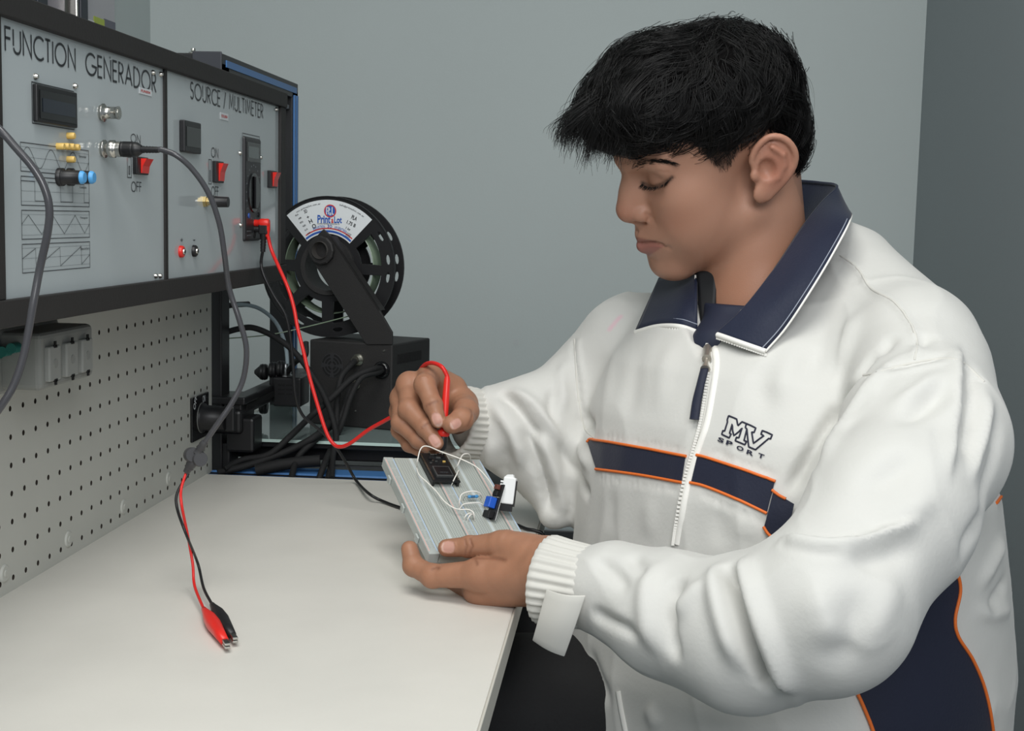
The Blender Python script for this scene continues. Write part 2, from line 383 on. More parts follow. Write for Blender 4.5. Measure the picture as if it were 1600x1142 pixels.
def rocker(px0, px1, py0, py1, par, tilt=1):
    m = faceframe(MB()); y0, y1, z0, z1 = frect(m, px0, py0, px1, py1, 0, .0045, .0008); o = m.build('rocker_switch', blk, par)
    m = faceframe(MB()); w = y1-y0; a, b = y0+w*.32, y1-w*.06; zz0, zz1 = z0+(z1-z0)*.09, z1-(z1-z0)*.09; zm = (zz0+zz1)/2
    v = []
    for yy in (a, b): v += [(yy, zz0, .001), (yy, zz0, .0052), (yy, zm, .0062), (yy, zz1, .0100), (yy, zz1, .001)]
    m.add(v, [(0, 1, 2, 3, 4), (9, 8, 7, 6, 5)]+[(i+5, (i+1) % 5+5, (i+1) % 5, i) for i in range(5)])
    m.build('rocker', redm, o); return o
# ------------------------------------------------------------------ function generator
fg = thing('function_generator', 'grey function generator panel with waveform charts and blue-tipped knobs', 'instrument', (XF, yr(130), zb_in))
MB().box((XF-.004, yL, zb_in), (XF, ydiv0, zt_in)).build('face_plate', facem, fg)
def title(par, s, pxa, pya, pxb, pyb, hpx):
    ya_, yb_ = yr(pxa), yr(pxb); z = zr(pxa, pya); h = zr(pxa, pya-hpx)-z
    m = faceframe(MB()); stroke_text(m, s, ya_, yb_, z, h, h*.115, .0004); return m
m = title(fg, 'FUNCTION', 11, 80, 119, 0, 37); build_letters(m, 'title_letter', inkm, fg)
build_letters(title(fg, 'GENERADOR', 135.5, 115.5, 244, 0, 33), 'title_letter', inkm, fg)
def small(par, s, px0, px1, py1, hpx, mm=None, name='lettering', bold=0.0, z=.0004):
    m = faceframe(MB()); y0 = yr(px0); zz = zr(px0, py1); h = zr(px0, py1-hpx)-zz
    put_text(m, s, yr(px1)-y0, h, z, y0, zz, bold); return m.build(name, mm or inkm, par)
def thin(par, s, px0, px1, py1, hpx):
    m = faceframe(MB()); zz = zr(px0, py1); h = zr(px0, py1-hpx)-zz; stroke_text(m, s, yr(px0), yr(px1), zz, h, h*.11, .0004); build_letters(m, 'letter', inkm, par)
thin(fg, 'ON', 204.5, 219, 222, 13); thin(fg, 'OFF', 204.5, 220, 299, 15)
m = faceframe(MB()); yd = yr(173); m.ribbon([(yd, zr(173, 89)), (yd, zr(173, 92))], .0014, .0004); m.build('letter_speck', inkm, fg)
# charts
def chart(py0, py1, kind, lab):
    m = faceframe(MB()); y0, y1 = yr(31.6), yr(138); z1, z0 = zr(31.6, py0), zr(31.6, py1); W, H = y1-y0, z1-z0
    m.mt(0).ribbon([(y0, z0), (y1, z0), (y1, z1), (y0, z1)], .0006, .0004, True)
    m.mt(1)
    for q in (.14, .5, .86): m.ribbon([(y0, z0+H*q), (y1, z0+H*q)], .00018, .0003)
    q = lambda a, b: (y0+W*a, z0+H*b)
    if kind == 'sine': P = [[q(i/60, .5+.36*math.sin(2*math.pi*(i/60*3.05-.03))) for i in range(61)]]
    if kind == 'square':
        P = [[]]; lv = .84
        for k in range(6):
            P[0] += [q(k*.184, lv), q(min(1, (k+1)*.184), lv)]; lv = 1-lv
    if kind == 'tri': P = [[q(0, .52), q(.09, .84), q(.27, .16), q(.43, .84), q(.60, .16), q(.77, .84), q(.92, .16), q(1, .52)]]
    if kind == 'saw': P = [[q(0, .5), q(.18, .84), q(.185, .15), q(.53, .84), q(.535, .15), q(.86, .84), q(.865, .15), q(1, .5)]]
    m.mt(0)
    for pl in P: m.ribbon(pl, .00042, .0004)
    put_text(m, lab, W*min(.145, .03+.010*len(lab)), H*.09, .0005, y0+W*.845, z0+H*.70, .01)
    m.build('waveform_chart', [inkm, inkl], fg)
chart(222, 267, 'sine', 'Senoidal'); chart(275, 320.5, 'square', 'Cuadrada'); chart(328.5, 374, 'tri', 'Triangular'); chart(382, 427, 'saw', 'Diente de Sierra')
# lcd
m = faceframe(MB()); y0, y1, z0, z1 = frect(m, 52, 131, 115, 190, 0, .004, .001); o = m.build('lcd_display', blk, fg)
m = faceframe(MB()); m.box((y0+.004, z0+.003, .003), (y1-.003, z1-.004, .0046)); m.build('bezel', blkg, o)
m = faceframe(MB()); m.box((y0+.008, z0+.008, .003), (y1-.006, z1-.010, .0049)); m.build('screen', lcdm, o)
m = faceframe(MB()); e = .0012; m.ribbon([(y0-e, z0-e), (y1+e, z0-e), (y1+e, z1+e), (y0-e, z1+e)], .0008, .0004, True); m.build('display_outline', inkm, fg)
for p in [(54, 119.5), (115.6, 134.5), (242, 431), (249, 431), (238, 113.5), (250, 116)]: screw(*p, fg)
# stickers
def sticker(par, px0, px1, py0, py1, s):
    m = faceframe(MB()); y0, y1, z0, z1 = frect(m, px0, py0, px1, py1, .0002, .0006); o = m.build('sticker', labelm, par)
    m = faceframe(MB()); put_text(m, s, (y1-y0)*.72, (z1-z0)*.42, .0008, y0+(y1-y0)*.14, z0+(z1-z0)*.3, .02); m.build('sticker_lettering', lred, o)
sticker(fg, 217.5, 237, 136, 146, 'FUN004')
# yellow buttons
for px, py in [(105.5, 212), (89, 228.5), (97, 228.5), (105, 229), (113, 230), (105.5, 249)]:
    p = PX(px, py, XF); m = MB(); m.lathe(p, p+[.0062, 0, 0], [(0, .0027), (.85, .0027), (1, .0022)], 14); m.build('push_button', yelm, fg)
# knobs
for px, nm in [(91.5, 'a'), (107, 'b')]:
    p = PX(px, 276.5, XF); m = MB(); m.mt(0).lathe(p, p+[.0205, 0, 0], [(0, .0072), (.18, .0072), (.22, .0056), (.93, .0052)], 24, True)
    m.cyl(p+[.0035, 0, 0], p+[.004, 0, 0], .0072); k = m.build('knob', [blk], fg)
    m = MB(); m.lathe(p+[.0185, 0, 0], p+[.0218, 0, 0], [(0, .0053), (.5, .0052), (1, .0040)], 22); kc_ = m.build('knob_cap', bluecap, k); kc_['label'] = 'blue knob cap'
# BNC sockets
def bnc(px, py, par, L=.0165):
    p = PX(px, py, XF); m = MB(); m.lathe(p, p+[L, 0, 0], [(0, .0066), (.12, .0066), (.13, .0078), (.2, .0078), (.21, .0052), (.9, .0052), (.91, .0056), (1, .0056)], 24)
    m.cyl(p+[L*.6, -.0068, 0], p+[L*.6, .0068, 0], .0012, n=8); m.cyl(p+[L, 0, 0], p+[L+.0002, 0, 0], .0042); o = m.build('bnc_socket', steel, par); return p
bnc(157, 176, fg); pb = bnc(159, 232.5, fg)
# power switch and its printed key
rocker(207, 225, 244, 272, fg)
def key(par, px0, px1, py0, py1):
    m = faceframe(MB()); y0, y1 = yr(px0), yr(px1); z1, z0 = zr(px0, py0), zr(px0, py1); m.ribbon([(y0, z0), (y1, z0), (y1, z1), (y0, z1)], .0008, .0004, True)
    ym = (y0+y1)/2; m.ribbon([(ym-.001, z0+.003), (ym+.001, z0+.003), (ym+.001, z0+(z1-z0)*.55), (ym-.001, z0+(z1-z0)*.55)], .0008, .0004, True)
    m.build('printed_key', inkm, par)
key(fg, 198.5, 204.5, 245, 277)
# ------------------------------------------------------------------ power source / multimeter panel
ps = thing('power_source', 'grey source and multimeter panel at the right end of the rack', 'instrument', (XF, yr(340), zb_in))
MB().box((XF-.004, ydiv1, zb_in), (XF, yR, zt_in)).build('face_plate', facem, ps)
build_letters(title(ps, 'SOURCE / MULTIMETER', 298, 153.5, 410.5, 0, 25), 'title_letter', inkm, ps)
sticker(ps, 343.5, 356, 175, 186, 'SOU004')
m = faceframe(MB()); y0, y1, z0, z1 = frect(m, 280, 187, 306, 237, 0, .006, .0012); o = m.build('voltage_display', blk, ps)
m = faceframe(MB()); m.box((y0+.005, z0+.006, .004), (y1-.003, z1-.006, .0064)); m.build('screen', screenb, o)
thin(ps, 'ON', 330, 340.5, 245, 14.5); thin(ps, 'OFF', 330, 341, 306, 14.5)
rocker(331.5, 344, 251, 285, ps); rocker(417.5, 428, 266, 293, ps); key(ps, 325.5, 330, 249, 287)
p = PX(319, 315, XF); m = MB(); m.mt(0).lathe(p, p+[.006, 0, 0], [(0, .0062), (.55, .0062), (.6, .0045), (1, .0045)], 6, True, False); m.mt(1).lathe(p+[.006, 0, 0], p+[.0115, 0, 0], [(0, .003), (1, .003)], 14)
m.mt(2).lathe(p+[.0095, 0, 0], p+[.0265, 0, 0], [(0, .006), (.25, .0062), (.3, .0058), (1, .0055)], 20); m.build('fuse_holder', [brass, steel, blk], ps)
for px, py, mm in [(281.5, 393, redm), (302, 392, blk)]:
    p = PX(px, py, XF); m = MB(); m.mt(0).lathe(p, p+[.004, 0, 0], [(0, .0062), (.7, .006), (1, .005)], 20); m.mt(1).lathe(p+[.003, 0, 0], p+[.0052, 0, 0], [(0, .0036), (1, .003)], 14); m.mt(2).cyl(p+[.005, 0, 0], p+[.0053, 0, 0], .0018, n=12)
    m.build('banana_socket', [mm, steel, dark], ps)
small(ps, '+', 281, 285, 378, 6); small(ps, '-', 301, 304, 376, 1.5)
for p in [(431, 171), (374, 239), (406.5, 246), (375, 351.5), (431, 410)]: screw(*p, ps)
def mframe(mb): return mb.frame((XF-.0035, 0, 0), (0, 1, 0), (0, 0, 1))
# embedded handheld multimeter
y0, y1 = yr(379), yr(404); z1, z0 = zr(379, 212), zr(379, 377)
m = mframe(MB()); m.box((y0, z0, 0), (y1, z1, .007), .003); mm_ = m.build('multimeter', mat('meter_body', rgb(44, 44, 46), .45), ps); mm_['label'] = 'black handheld multimeter set into the panel'
W, H = y1-y0, z1-z0
m = faceframe(MB()); e = .003; m.ribbon([(y0-e*.5, z0+H*.3), (y0-e*.5, z1+e), (y1+e, z1+e), (y1+e, z0+H*.15)], .0008, .0004); m.build('cutout_line', inkm, ps)
m = mframe(MB()); m.box((y0+W*.08, z0+H*.76, .006), (y1-W*.06, z1-H*.05, .0075), .001); m.build('display_frame', blkg, mm_)
m = mframe(MB()); m.box((y0+W*.18, z0+H*.80, .007), (y1-W*.2, z1-H*.09, .0078)); m.build('screen', lcdg, mm_)
c = np.array([XF-.0035, y0+W*.5, z0+H*.47]); m = MB(); m.lathe(c+[.006, 0, 0], c+[.0085, 0, 0], [(0, W*.36), (1, W*.34)], 28); m.box((c[0]+.0085, c[1]-W*.08, c[2]-W*.28), (c[0]+.0115, c[1]+W*.08, c[2]+W*.28), .001); m.build('dial', blkg, mm_)
m = mframe(MB())
for i in range(20):
    an = 2*math.pi*i/20; cy, cz = c[1]+W*.43*math.cos(an), c[2]+W*.47*math.sin(an); m.box((cy-.0013, cz-.0009, .0069), (cy+.0013, cz+.0009, .0073))
m.build('dial_marking', lgrey, mm_)
for sy, sz, mcol in [(.2, .245, lblue), (.8, .255, dark)]:
    p = np.array([XF+.0025, y0+W*sy, z0+H*sz]); m = MB(); m.lathe(p, p+[.002, 0, 0], [(0, .0035), (1, .003)], 14); m.build('button', mcol, mm_)
sock = []
for i, sz in enumerate((.175, .115, .06)):
    p = np.array([XF+.0025, y0+W*.55, z0+H*sz]); m = MB(); m.lathe(p, p+[.0016, 0, 0], [(0, .0046), (1, .0044)], 18, False); m.lathe(p, p+[.0018, 0, 0], [(0, .003), (1, .003)], 18); m.build('socket', [redm, dark, dark][i] if i else mat('socket_red', rgb(110, 22, 24), .4), mm_); sock.append(p)
m = mframe(MB()); 
for sz in (.09, .05): m.box((y0+W*.1, z0+H*sz, .0069), (y0+W*.34, z0+H*(sz+.012), .0073))
m.build('socket_marking', lgrey, mm_)
# ================================================================== outlet box on the pegboard
pA = PX(146, 505, PB+.052)
ya, yb = PX(63, 520, PB+.052)[1], PX(146, 520, PB+.052)[1]; za, zb = PX(146, 588, PB+.052)[2], PX(146, 505, PB+.052)[2]
ob = thing('outlet_box', 'grey surface-mounted box of three sockets screwed to the pegboard', 'power outlet', (PB, (ya+yb)/2, za))
MB().box((PB, ya, za), (PB+.052, yb, zb)).build('housing', outm, ob, .005, 3)
MB().box((PB, ya-.006, za-.004), (PB+.018, yb+.004, zb+.003)).build('base', outm, ob, .003)
for (a, b) in [(75, 93), (102, 120), (127, 143)]:
    y0, y1 = PX(a, 540, PB+.055)[1], PX(b, 540, PB+.055)[1]; zz0, zz1 = za+.007, zb-.012
    o = MB().box((PB+.05, y0, zz0), (PB+.0565, y1, zz1)).build('socket', outl, ob, .0015)
    yc = (y0+y1)/2; zc = (zz0+zz1)/2; x = PB+.0566
    for s in (1, -1):
        z = zc+s*.0145; m = MB(); m.box((x-.001, yc-.003, z-.0012), (x+.0003, yc+.003, z+.0012)); m.box((x-.001, yc-.0016, z-.004 if s < 0 else z), (x+.0003, yc+.0016, z if s < 0 else z+.0045)); m.build('slot', dark, o)
    m = MB(); m.lathe((x-.001, yc, zc), (x+.0004, yc, zc), [(0, .0042), (1, .004)], 16); m.build('earth_hole', outm, o)
p0 = PX(20, 549, PB+.035); gp = MB()
for i in range(3): gp.cyl((PB+.016+.008*i, ya-.012, p0[2]-.004+.003*i), (PB+.016+.008*i, ya, p0[2]-.004+.003*i), .0045, n=12)
gp.build('green_terminal', greenm, ob)
# ================================================================== rotary cam switch
rs = thing('rotary_switch', 'black rotary on-off switch with square plate on the pegboard end', 'switch', PX(310, 650, PB))
y0, y1 = PX(297, 650, PB)[1], PX(323, 650, PB)[1]; z1, z0 = PX(297, 622, PB)[2], PX(297, 692, PB)[2]
MB().box((PB, y0, z0), (PB+.003, y1, z1), .001).build('plate', blkg, rs)
yc, zc = (y0+y1)/2+.004, z0+(z1-z0)*.47; m = MB()
m.lathe((PB+.003, yc, zc), (PB+.034, yc, zc), [(0, .019), (.1, .019), (.14, .0165), (1, .015)], 28)
m.build('knob', blk, rs)
MB().box((PB+.034, yc-.004, zc-.016), (PB+.046, yc+.004, zc+.016), .002).build('grip', blk, rs)
MB().cyl((PB+.003, yc, zc), (PB+.0036, yc, zc), .0195, n=28).build('ring', outl, rs)
for s, dy, dz, rot in [('OFF', .004, .0, 62), ('ON', .034, .006, 0)]:
    m = MB(); a = math.radians(rot); yy, zz = y0+.006+dy, z0+(z1-z0)*.70+dz
    m.frame((PB+.0033, yy, zz), (0, math.cos(a), math.sin(a)), (0, -math.sin(a), math.cos(a))); put_text(m, s, .018 if s == 'OFF' else .011, .009, 0, 0, 0, .02); m.build('lettering', labelm, rs)
# ================================================================== 3D printer
pr = thing('three_d_printer', 'black desktop 3D printer with blue rail inserts behind the rack', '3D printer', (-.45, 1.95, TZ))
GZ = PY(480, 686, 1.80)[2]
xP = -.552
yA, yB = 1.762, 2.135
ztop = PX(338, 80, -.538)[2]
def post(y, nm='post'):
    MB().box((xP-.02, y-.018, TZ-.04), (xP+.016, y+.018, ztop-.012)).build(nm, blk, pr, .0015)
post(yA); post(yB)
MB().box((xP+.0155, yB-.012, TZ), (xP+.0185, yB-.004, ztop-.02)).build('blue_insert', bluem, pr); MB().box((xP+.0155, yB+.003, TZ), (xP+.0185, yB+.011, ztop-.02)).build('blue_insert', bluem, pr)
MB().box((xP-.02, yA-.02, ztop-.024), (xP+.016, yB+.018, ztop)).build('top_beam', blk, pr, .0015)
MB().box((xP+.0155, yA+.002, ztop-.0165), (xP+.0175, yB+.005, ztop-.0075)).build('blue_insert', bluem, pr)
MB().box((xP-.02, yA+.02, ztop-.043), (xP+.012, yB-.02, ztop-.036)).build('lower_rail', grip, pr, .001)
MB().box((xP-.021, yA-.023, ztop-.026), (xP+.018, yA-.02, ztop+.001)).build('end_cap', mat('end_cap', rgb(52, 54, 60), .4), pr, .001)
q0 = PY(275, 82, yA+.01); m = MB(); m.box((q0[0], yA-.012, ztop-.022), (xP-.02, yA+.018, ztop)); m.build('cross_bracket', blk, pr, .002)
p = PY(302, 80, yA); m = MB(); m.lathe((p[0], yA, ztop-.002), (p[0], yA, ztop+.007), [(0, .006), (.45, .006), (.5, .003), (1, .003)], 12); m.build('bolt', steel, pr)
m = MB(); m.box((p[0]-.003, yA, ztop-.04), (p[0]+.004, yA+.01, ztop-.02)); m.build('bracket_leg', blk, pr)
# base: blue front profile, rails, glass bed
yF = 1.742
def base_bar(px0, px1, py, y, h, d, name, m_):
    a, b = PY(px0, py, y), PY(px1, py, y); MB().box((a[0], y, a[2]-h/2), (b[0], y+d, a[2]+h/2)).build(name, m_, pr, .001)
bz = PY(480, 738, yF)[2]
MB().box((-.56, yF, bz-.02), (-.19, yF+.04, bz-.002)).build('base_profile', bluem, pr, .002)
MB().box((-.56, yF-.001, bz-.0065), (-.19, yF+.002, bz-.0045)).build('profile_groove', blk, pr)
rz = PY(480, 707, 1.82)[2]
MB().box((-.57, 1.82, rz-.010), (-.17, 1.85, rz+.008)).build('bed_rail', blk, pr, .002)
MB().box((-.57, 1.815, rz-.018), (-.17, 1.82, rz-.0155)).build('rail_edge', grip, pr)
MB().box((-.57, 2.06, rz-.014), (-.17, 2.09, rz+.006)).build('bed_rail', blk, pr, .002)
MB().box((-.585, 1.795, GZ-.012), (-.28+.10, 2.11, GZ-.004)).build('bed_plate', blk, pr, .001)
MB().box((-.585, 1.79, GZ-.004), (-.28+.10, 2.115, GZ)).build('bed_glass', glassm, pr)
MB().box((-.585, 1.7885, GZ-.004), (-.28+.10, 1.7898, GZ)).build('glass_edge', glasse, pr)
MB().box((-.60, 1.70, TZ-.06), (-.17, 2.2, TZ-.045)).build('base_tray', blk, pr)
for fx in (-.57, -.20):
    for fy in (1.74, 2.16): MB().box((fx-.03, fy-.03, TZ-.075), (fx+.03, fy+.03, TZ-.06)).build('foot', blk, pr, .003)
# clip on glass, black corner blocks
MB().box((-.552+.022, yA-.02, GZ-.012), (-.552+.06, yA+.025, GZ+.035)).build('corner_block', blk, pr, .004)
a = PY(330, 725, 1.755); MB().box((a[0]-.01, 1.748, bz), (a[0]+.028, 1.79, PY(330, 690, 1.755)[2])).build('motor_mount', blk, pr, .003)
m = MB(); p = PY(393, 638, 1.95); m.box((p[0]-.02, 1.94, p[2]-.004), (p[0]+.012, 1.96, p[2]-.001)); m.tube([p+[-.015, 0, -.002], p+[0, 0, .004], p+[.018, 0, .004]], .002, 8); m.build('bed_clip', steel, pr)
# X gantry beam (runs along Y) and carriage
b0 = PY(352, 640, 1.78); b1 = PY(440, 598, 1.97)
bzv = (b0[2]+b1[2])/2; bx = -.512
MB().box((bx-.02, 1.74, bzv-.011), (bx+.004, 2.13, bzv+.012)).build('x_beam', blk, pr, .002)
MB().box((bx+.004, 1.76, bzv-.004), (bx+.006, 2.1, bzv+.004)).build('beam_slot', dark, pr)
MB().box((bx-.04, 1.735, bzv-.034), (bx+.006, 1.80, bzv+.0)).build('beam_end_block', blk, pr, .006, 3)
MB().box((bx-.04, 1.735, bzv+.006), (bx+.010, 1.80, bzv+.016)).build('motor_plate', blk, pr, .002)
hx0, hx1 = PY(426, 610, 1.90)[0], PY(470, 610, 1.90)[0]; hz0, hz1 = PY(450, 636, 1.90)[2], PY(450, 590, 1.90)[2]
MB().box((hx0, 1.90, hz0), (hx1, 1.955, hz1)).build('fan_box', blk, pr, .003)
m = MB()
for i in range(3):
    z = hz1-.012-.0065*i; m.box((hx0+.008, 1.8993, z), (hx0+.018, 1.9012, z+.0025)); m.box((hx0+.020, 1.8993, z), (hx0+.029, 1.9012, z+.0025))
m.build('fan_slots', dark, pr)
MB().box((hx0-.008, 1.91, hz0+.005), (hx0+.004, 1.965, hz1+.012)).build('carriage_plate', blk, pr, .002)
for (px, py) in [(410, 581), (425, 578), (410, 634), (437, 576)]:
    p = PY(px, py, 1.915); m = MB(); m.lathe(p+[-.004, 0, 0], p+[.008, 0, 0], [(0, .006), (.1, .011), (.4, .012), (.5, .0095), (.6, .012), (.9, .011), (1, .006)], 18); m.build('wheel', blk, pr)
m = MB(); p = PY(398, 581, 1.92); m.lathe(p, p+[.014, 0, 0], [(0, .003), (.5, .009), (1, .009)], 12); m.build('tension_knob', blk, pr)
p = PY(446, 585, 1.92); m = MB(); m.lathe(p+[0, 0, -.01], p+[0, 0, .016], [(0, .011), (.35, .011), (.36, .008), (.7, .008), (.72, .005), (1, .005)], 16); m.build('hot_end', grip, pr)
m = MB(); m.tube(path([(338, 484, 1.80), (372, 476, 1.82), (405, 482, 1.86), (432, 505, 1.90), (446, 540, 1.92), (449, 572, 1.92), (447, 586, 1.92)]), .0028, 10); m.build('bowden_tube', tubem, pr)
m = MB(); m.tube(path([(338, 484, 1.795), (360, 477, 1.81), (388, 475, 1.845)]), .004, 10); m.build('tube_sleeve', blk, pr)
MB().box((-.553-.05, 2.2, TZ-.05), (-.02, 2.7, TZ-.03)).build('rear_tray', mat('rear_table', rgb(120, 124, 124), .4), None); bpy.data.objects['rear_tray'].name = 'side_table'
st = bpy.data.objects['side_table']
bpy.data.objects.remove(st)
stt = thing('side_table', 'grey low table behind the workbench carrying the 3D printer', 'table', (-.4, 2.0, 0))
MB().box((-.66, 1.70, TZ-.10), (-.16, 2.35, TZ-.075)).build('tabletop', mat('side_table_top', rgb(150, 154, 153), .35), stt, .002)
for lx in (-.62, -.20):
    for ly in (1.74, 2.31): MB().box((lx-.02, ly-.02, 0), (lx+.02, ly+.02, TZ-.10)).build('leg', blk, stt, .002)
# ================================================================== control box with spool arm
CYAW = math.radians(-17)
cxd = np.array([math.cos(CYAW), math.sin(CYAW), 0]); cyd = np.array([-math.sin(CYAW), math.cos(CYAW), 0])
bR = PZ(612, 673, GZ); sc_ = bR[1]
tR = PY(612, 538, sc_)
BH = tR[2]-GZ
# front left corner along -cxd until px 483
wl = .10
for _ in range(40):
    q = bR-cxd*wl; cpx = CAMR.T@(q-CAMO); px = CX+F*cpx[0]/-cpx[2]; wl += (px-483)*.0004
BW = wl; BD = .125
bo = bR-cxd*BW
cb = thing('control_box', 'black printer control box with fan grille, connectors and spool arm', 'control box', bo)
m = MB().frame(bo, cxd, cyd); m.box((0, 0, 0), (BW, BD, BH)); m.build('housing', blkm, cb, .0025)
def lf(mb=None): return (mb or MB()).frame(bo, cxd, np.array([0, 0, 1]))      # local x right, y up, z toward the viewer (-cyd)
def cbl(px, py):
    # point on the front face under a pixel
    r = ray(px, py); n = -cyd; t = np.dot(bo-CAMO, n)/np.dot(r, n); p = CAMO+r*t; return np.dot(p-bo, cxd), p[2]-bo[2]
fx, fz = cbl(519, 571)
m = lf(); 
for r in (.0155, .0105, .0055):
    for k in range(4):
        a = arc(fx, fz, r, r, k*90+12, k*90+78, 8); m.ribbon(a, .003, .0006)
g = m.build('fan_grille', dark, cb)
m = lf(); m.lathe((fx, fz, -.0005), (fx, fz, .0004), [(0, .0185), (1, .018)], 32); m.build('fan_plate', mat('fan_plate', rgb(46, 46, 48), .5), cb)
def conn(px, py, L=.012, r=.007):
    x, z = cbl(px, py); m = lf(); m.lathe((x, z, 0), (x, z, L), [(0, r*1.25), (.2, r*1.25), (.22, r), (.6, r), (.62, r*.85), (1, r*.85)], 20); m.build('connector', mat('nickel', rgb(176, 172, 160), .3, 1) if 'nickel' not in MATS else MATS['nickel'], cb); return bo+cxd*x+np.array([0, 0, z])-cyd*L
c1 = conn(560, 562); c2 = conn(556, 600, .011, .006)
gx, gz = cbl(597, 578); m = lf(); m.lathe((gx, gz, 0), (gx, gz, .005), [(0, .0125), (.7, .0125), (1, .0095)], 24); m.build('grommet', blkg, cb)
gp = bo+cxd*gx+np.array([0, 0, gz])
for (px, py) in [(555, 642), (600, 548)]:
    x, z = cbl(px, py); m = lf(); m.lathe((x, z, 0), (x, z, .0015), [(0, .002), (1, .0012)], 10); m.build('screw', steel, cb)
# side vents
m = MB().frame(bo+cxd*BW, cyd, (0, 0, 1)); 
for i in range(22): m.box((.016+i*.0036, BH-.030, -.0008), (.0176+i*.0036, BH-.016, .0006))
m.build('side_vents', dark, cb)
# cables from the box
def cable(pts, r, name='braided_cable', mm=braid, par=None): m = MB(); m.tube(pts, r, 10, 7); return m.build(name, mm, par or cb)
yb_ = c1[1]
cable([c1+cyd*.004]+path([(549, 570, yb_-.012), (533, 590, yb_-.03), (527, 625, yb_-.04), (526, 665, yb_-.05), (522, 700, yb_-.06), (516, 735, 1.745), (512, 750, 1.72)]), .0044)
cable([gp+cyd*.004]+path([(590, 582, yb_-.02), (565, 590, yb_-.04), (548, 620, yb_-.05), (535, 660, yb_-.06), (522, 690, yb_-.07), (508, 722, 1.745), (497, 752, 1.72)]), .0042)
cable([c2+cyd*.004]+path([(548, 607, yb_-.012), (540, 630, yb_-.03), (530, 655, yb_-.045), (515, 668, yb_-.06), (490, 690, 1.775), (465, 715, 1.755), (455, 748, 1.71)]), .0042)
cable([gp+cyd*.004]+path([(585, 576, yb_-.025), (552, 590, yb_-.045), (520, 620, yb_-.06), (488, 648, yb_-.07), (455, 680, 1.77), (420, 710, 1.75), (380, 718, 1.745), (350, 733, 1.72)]), .0044)
cable(path([(520, 655, yb_-.065), (495, 680, 1.775), (460, 700, 1.765), (420, 716, 1.75), (380, 729, 1.735), (340, 738, 1.72)]), .0050)
cable(path([(350, 520, 1.80), (372, 514, 1.805), (395, 512, 1.81), (425, 524, 1.815), (455, 545, 1.82), (480, 575, 1.825), (505, 615, 1.825), (520, 655, 1.82), (525, 685, 1.80), (520, 715, 1.77), (518, 748, 1.72)]), .0042)
cable(path([(478, 535, 1.84), (477, 555, 1.83), (462, 565, 1.87), (450, 580, 1.92)]), .004, 'hot_end_cable')
m = MB(); m.tube(path([(400, 735, 1.735), (430, 728, 1.74), (470, 722, 1.75), (500, 720, 1.755)]), .008, 12); m.build('spiral_sleeve', braid, cb)
# spool arm: folded plate rising from the box
oF = bR+np.array([0, 0, BH])                      # front right top corner
def arm_pt(px, py, off=.0):
    n = -cyd; o = oF+n*off; r = ray(px, py); t = np.dot(o-CAMO, n)/np.dot(r, n); p = CAMO+r*t; return np.dot(p-oF, cxd), p[2]-oF[2]
poly = [arm_pt(*p) for p in [(573, 538), (613.5, 538), (613.5, 519), (594, 485), (518, 369), (506, 358), (481, 384), (484, 400)]]
m = MB().frame(oF, cxd, (0, 0, 1)); m.prism(poly, -.002, .002); arm = m.build('spool_arm', blkm, cb, .0006)
fl = [arm_pt(*p) for p in [(518, 369), (594, 485)]]
m = MB().frame(oF, cxd, (0, 0, 1)); (ax, ay), (bx_, by) = fl; m.add([(ax, ay, .002), (bx_, by, .002), (bx_, by, -.016), (ax, ay, -.016), (ax-.0015, ay-.001, .002), (bx_-.0015, by-.001, .002), (bx_-.0015, by-.001, -.016), (ax-.0015, ay-.001, -.016)], [(0, 1, 2, 3), (7, 6, 5, 4), (0, 4, 5, 1), (3, 2, 6, 7)]); m.build('arm_flange', blkm, cb)
sx, sz = arm_pt(505, 391); m = MB().frame(oF, cxd, (0, 0, 1))
m.lathe((sx, sz, -.075), (sx, sz, .012), [(0, .0135), (.98, .0135), (1, .0125)], 24, False); m.lathe((sx, sz, .012), (sx, sz, -.02), [(0, .0125), (.2, .0105), (1, .0105)], 24, False); m.cyl((sx, sz, -.02), (sx, sz, -.0205), .0106)
m.build('spool_shaft', mat('shaft_plastic', rgb(66, 64, 62), .5), cb)
m = MB().frame(oF, cxd, (0, 0, 1)); m.lathe((sx, sz, .002), (sx, sz, .009), [(0, .021), (.8, .021), (1, .019)], 12, False, False); m.lathe((sx, sz, .009), (sx, sz, .0091), [(0, .019), (1, .0135)], 12, False); m.build('shaft_nut', blkm, cb)
# ================================================================== filament spool
spz = .018                                          # gap behind the arm
cx_, cz_ = arm_pt(512, 417, -spz)
spo = oF+cxd*cx_+np.array([0, 0, cz_])+cyd*spz
e1 = arm_pt(512, 306, -spz); RS = abs(e1[1]-cz_)
sp = thing('filament_spool', 'black spool of green filament with a printed paper label on the arm', 'filament spool', spo)
SYAW = math.radians(-8); sxd = np.array([math.cos(SYAW), math.sin(SYAW), 0])
def sf(): return MB().frame(spo, sxd, (0, 0, 1))    # z toward viewer
SW = RS*.44
def circ(cx, cy, r, n, a0=0): return [(cx+r*math.cos(a0+2*math.pi*i/n), cy+r*math.sin(a0+2*math.pi*i/n)) for i in range(n)]
def sector(r0, r1, a0, a1, n=6, rd=.0):
    o = [(r1*math.cos(math.radians(a0+(a1-a0)*i/n)), r1*math.sin(math.radians(a0+(a1-a0)*i/n))) for i in range(n+1)]
    pad = (a1-a0)*.12
    o += [(r0*math.cos(math.radians(a1-pad-(a1-a0-2*pad)*i/n)), r0*math.sin(math.radians(a1-pad-(a1-a0-2*pad)*i/n))) for i in range(n+1)]
    return o
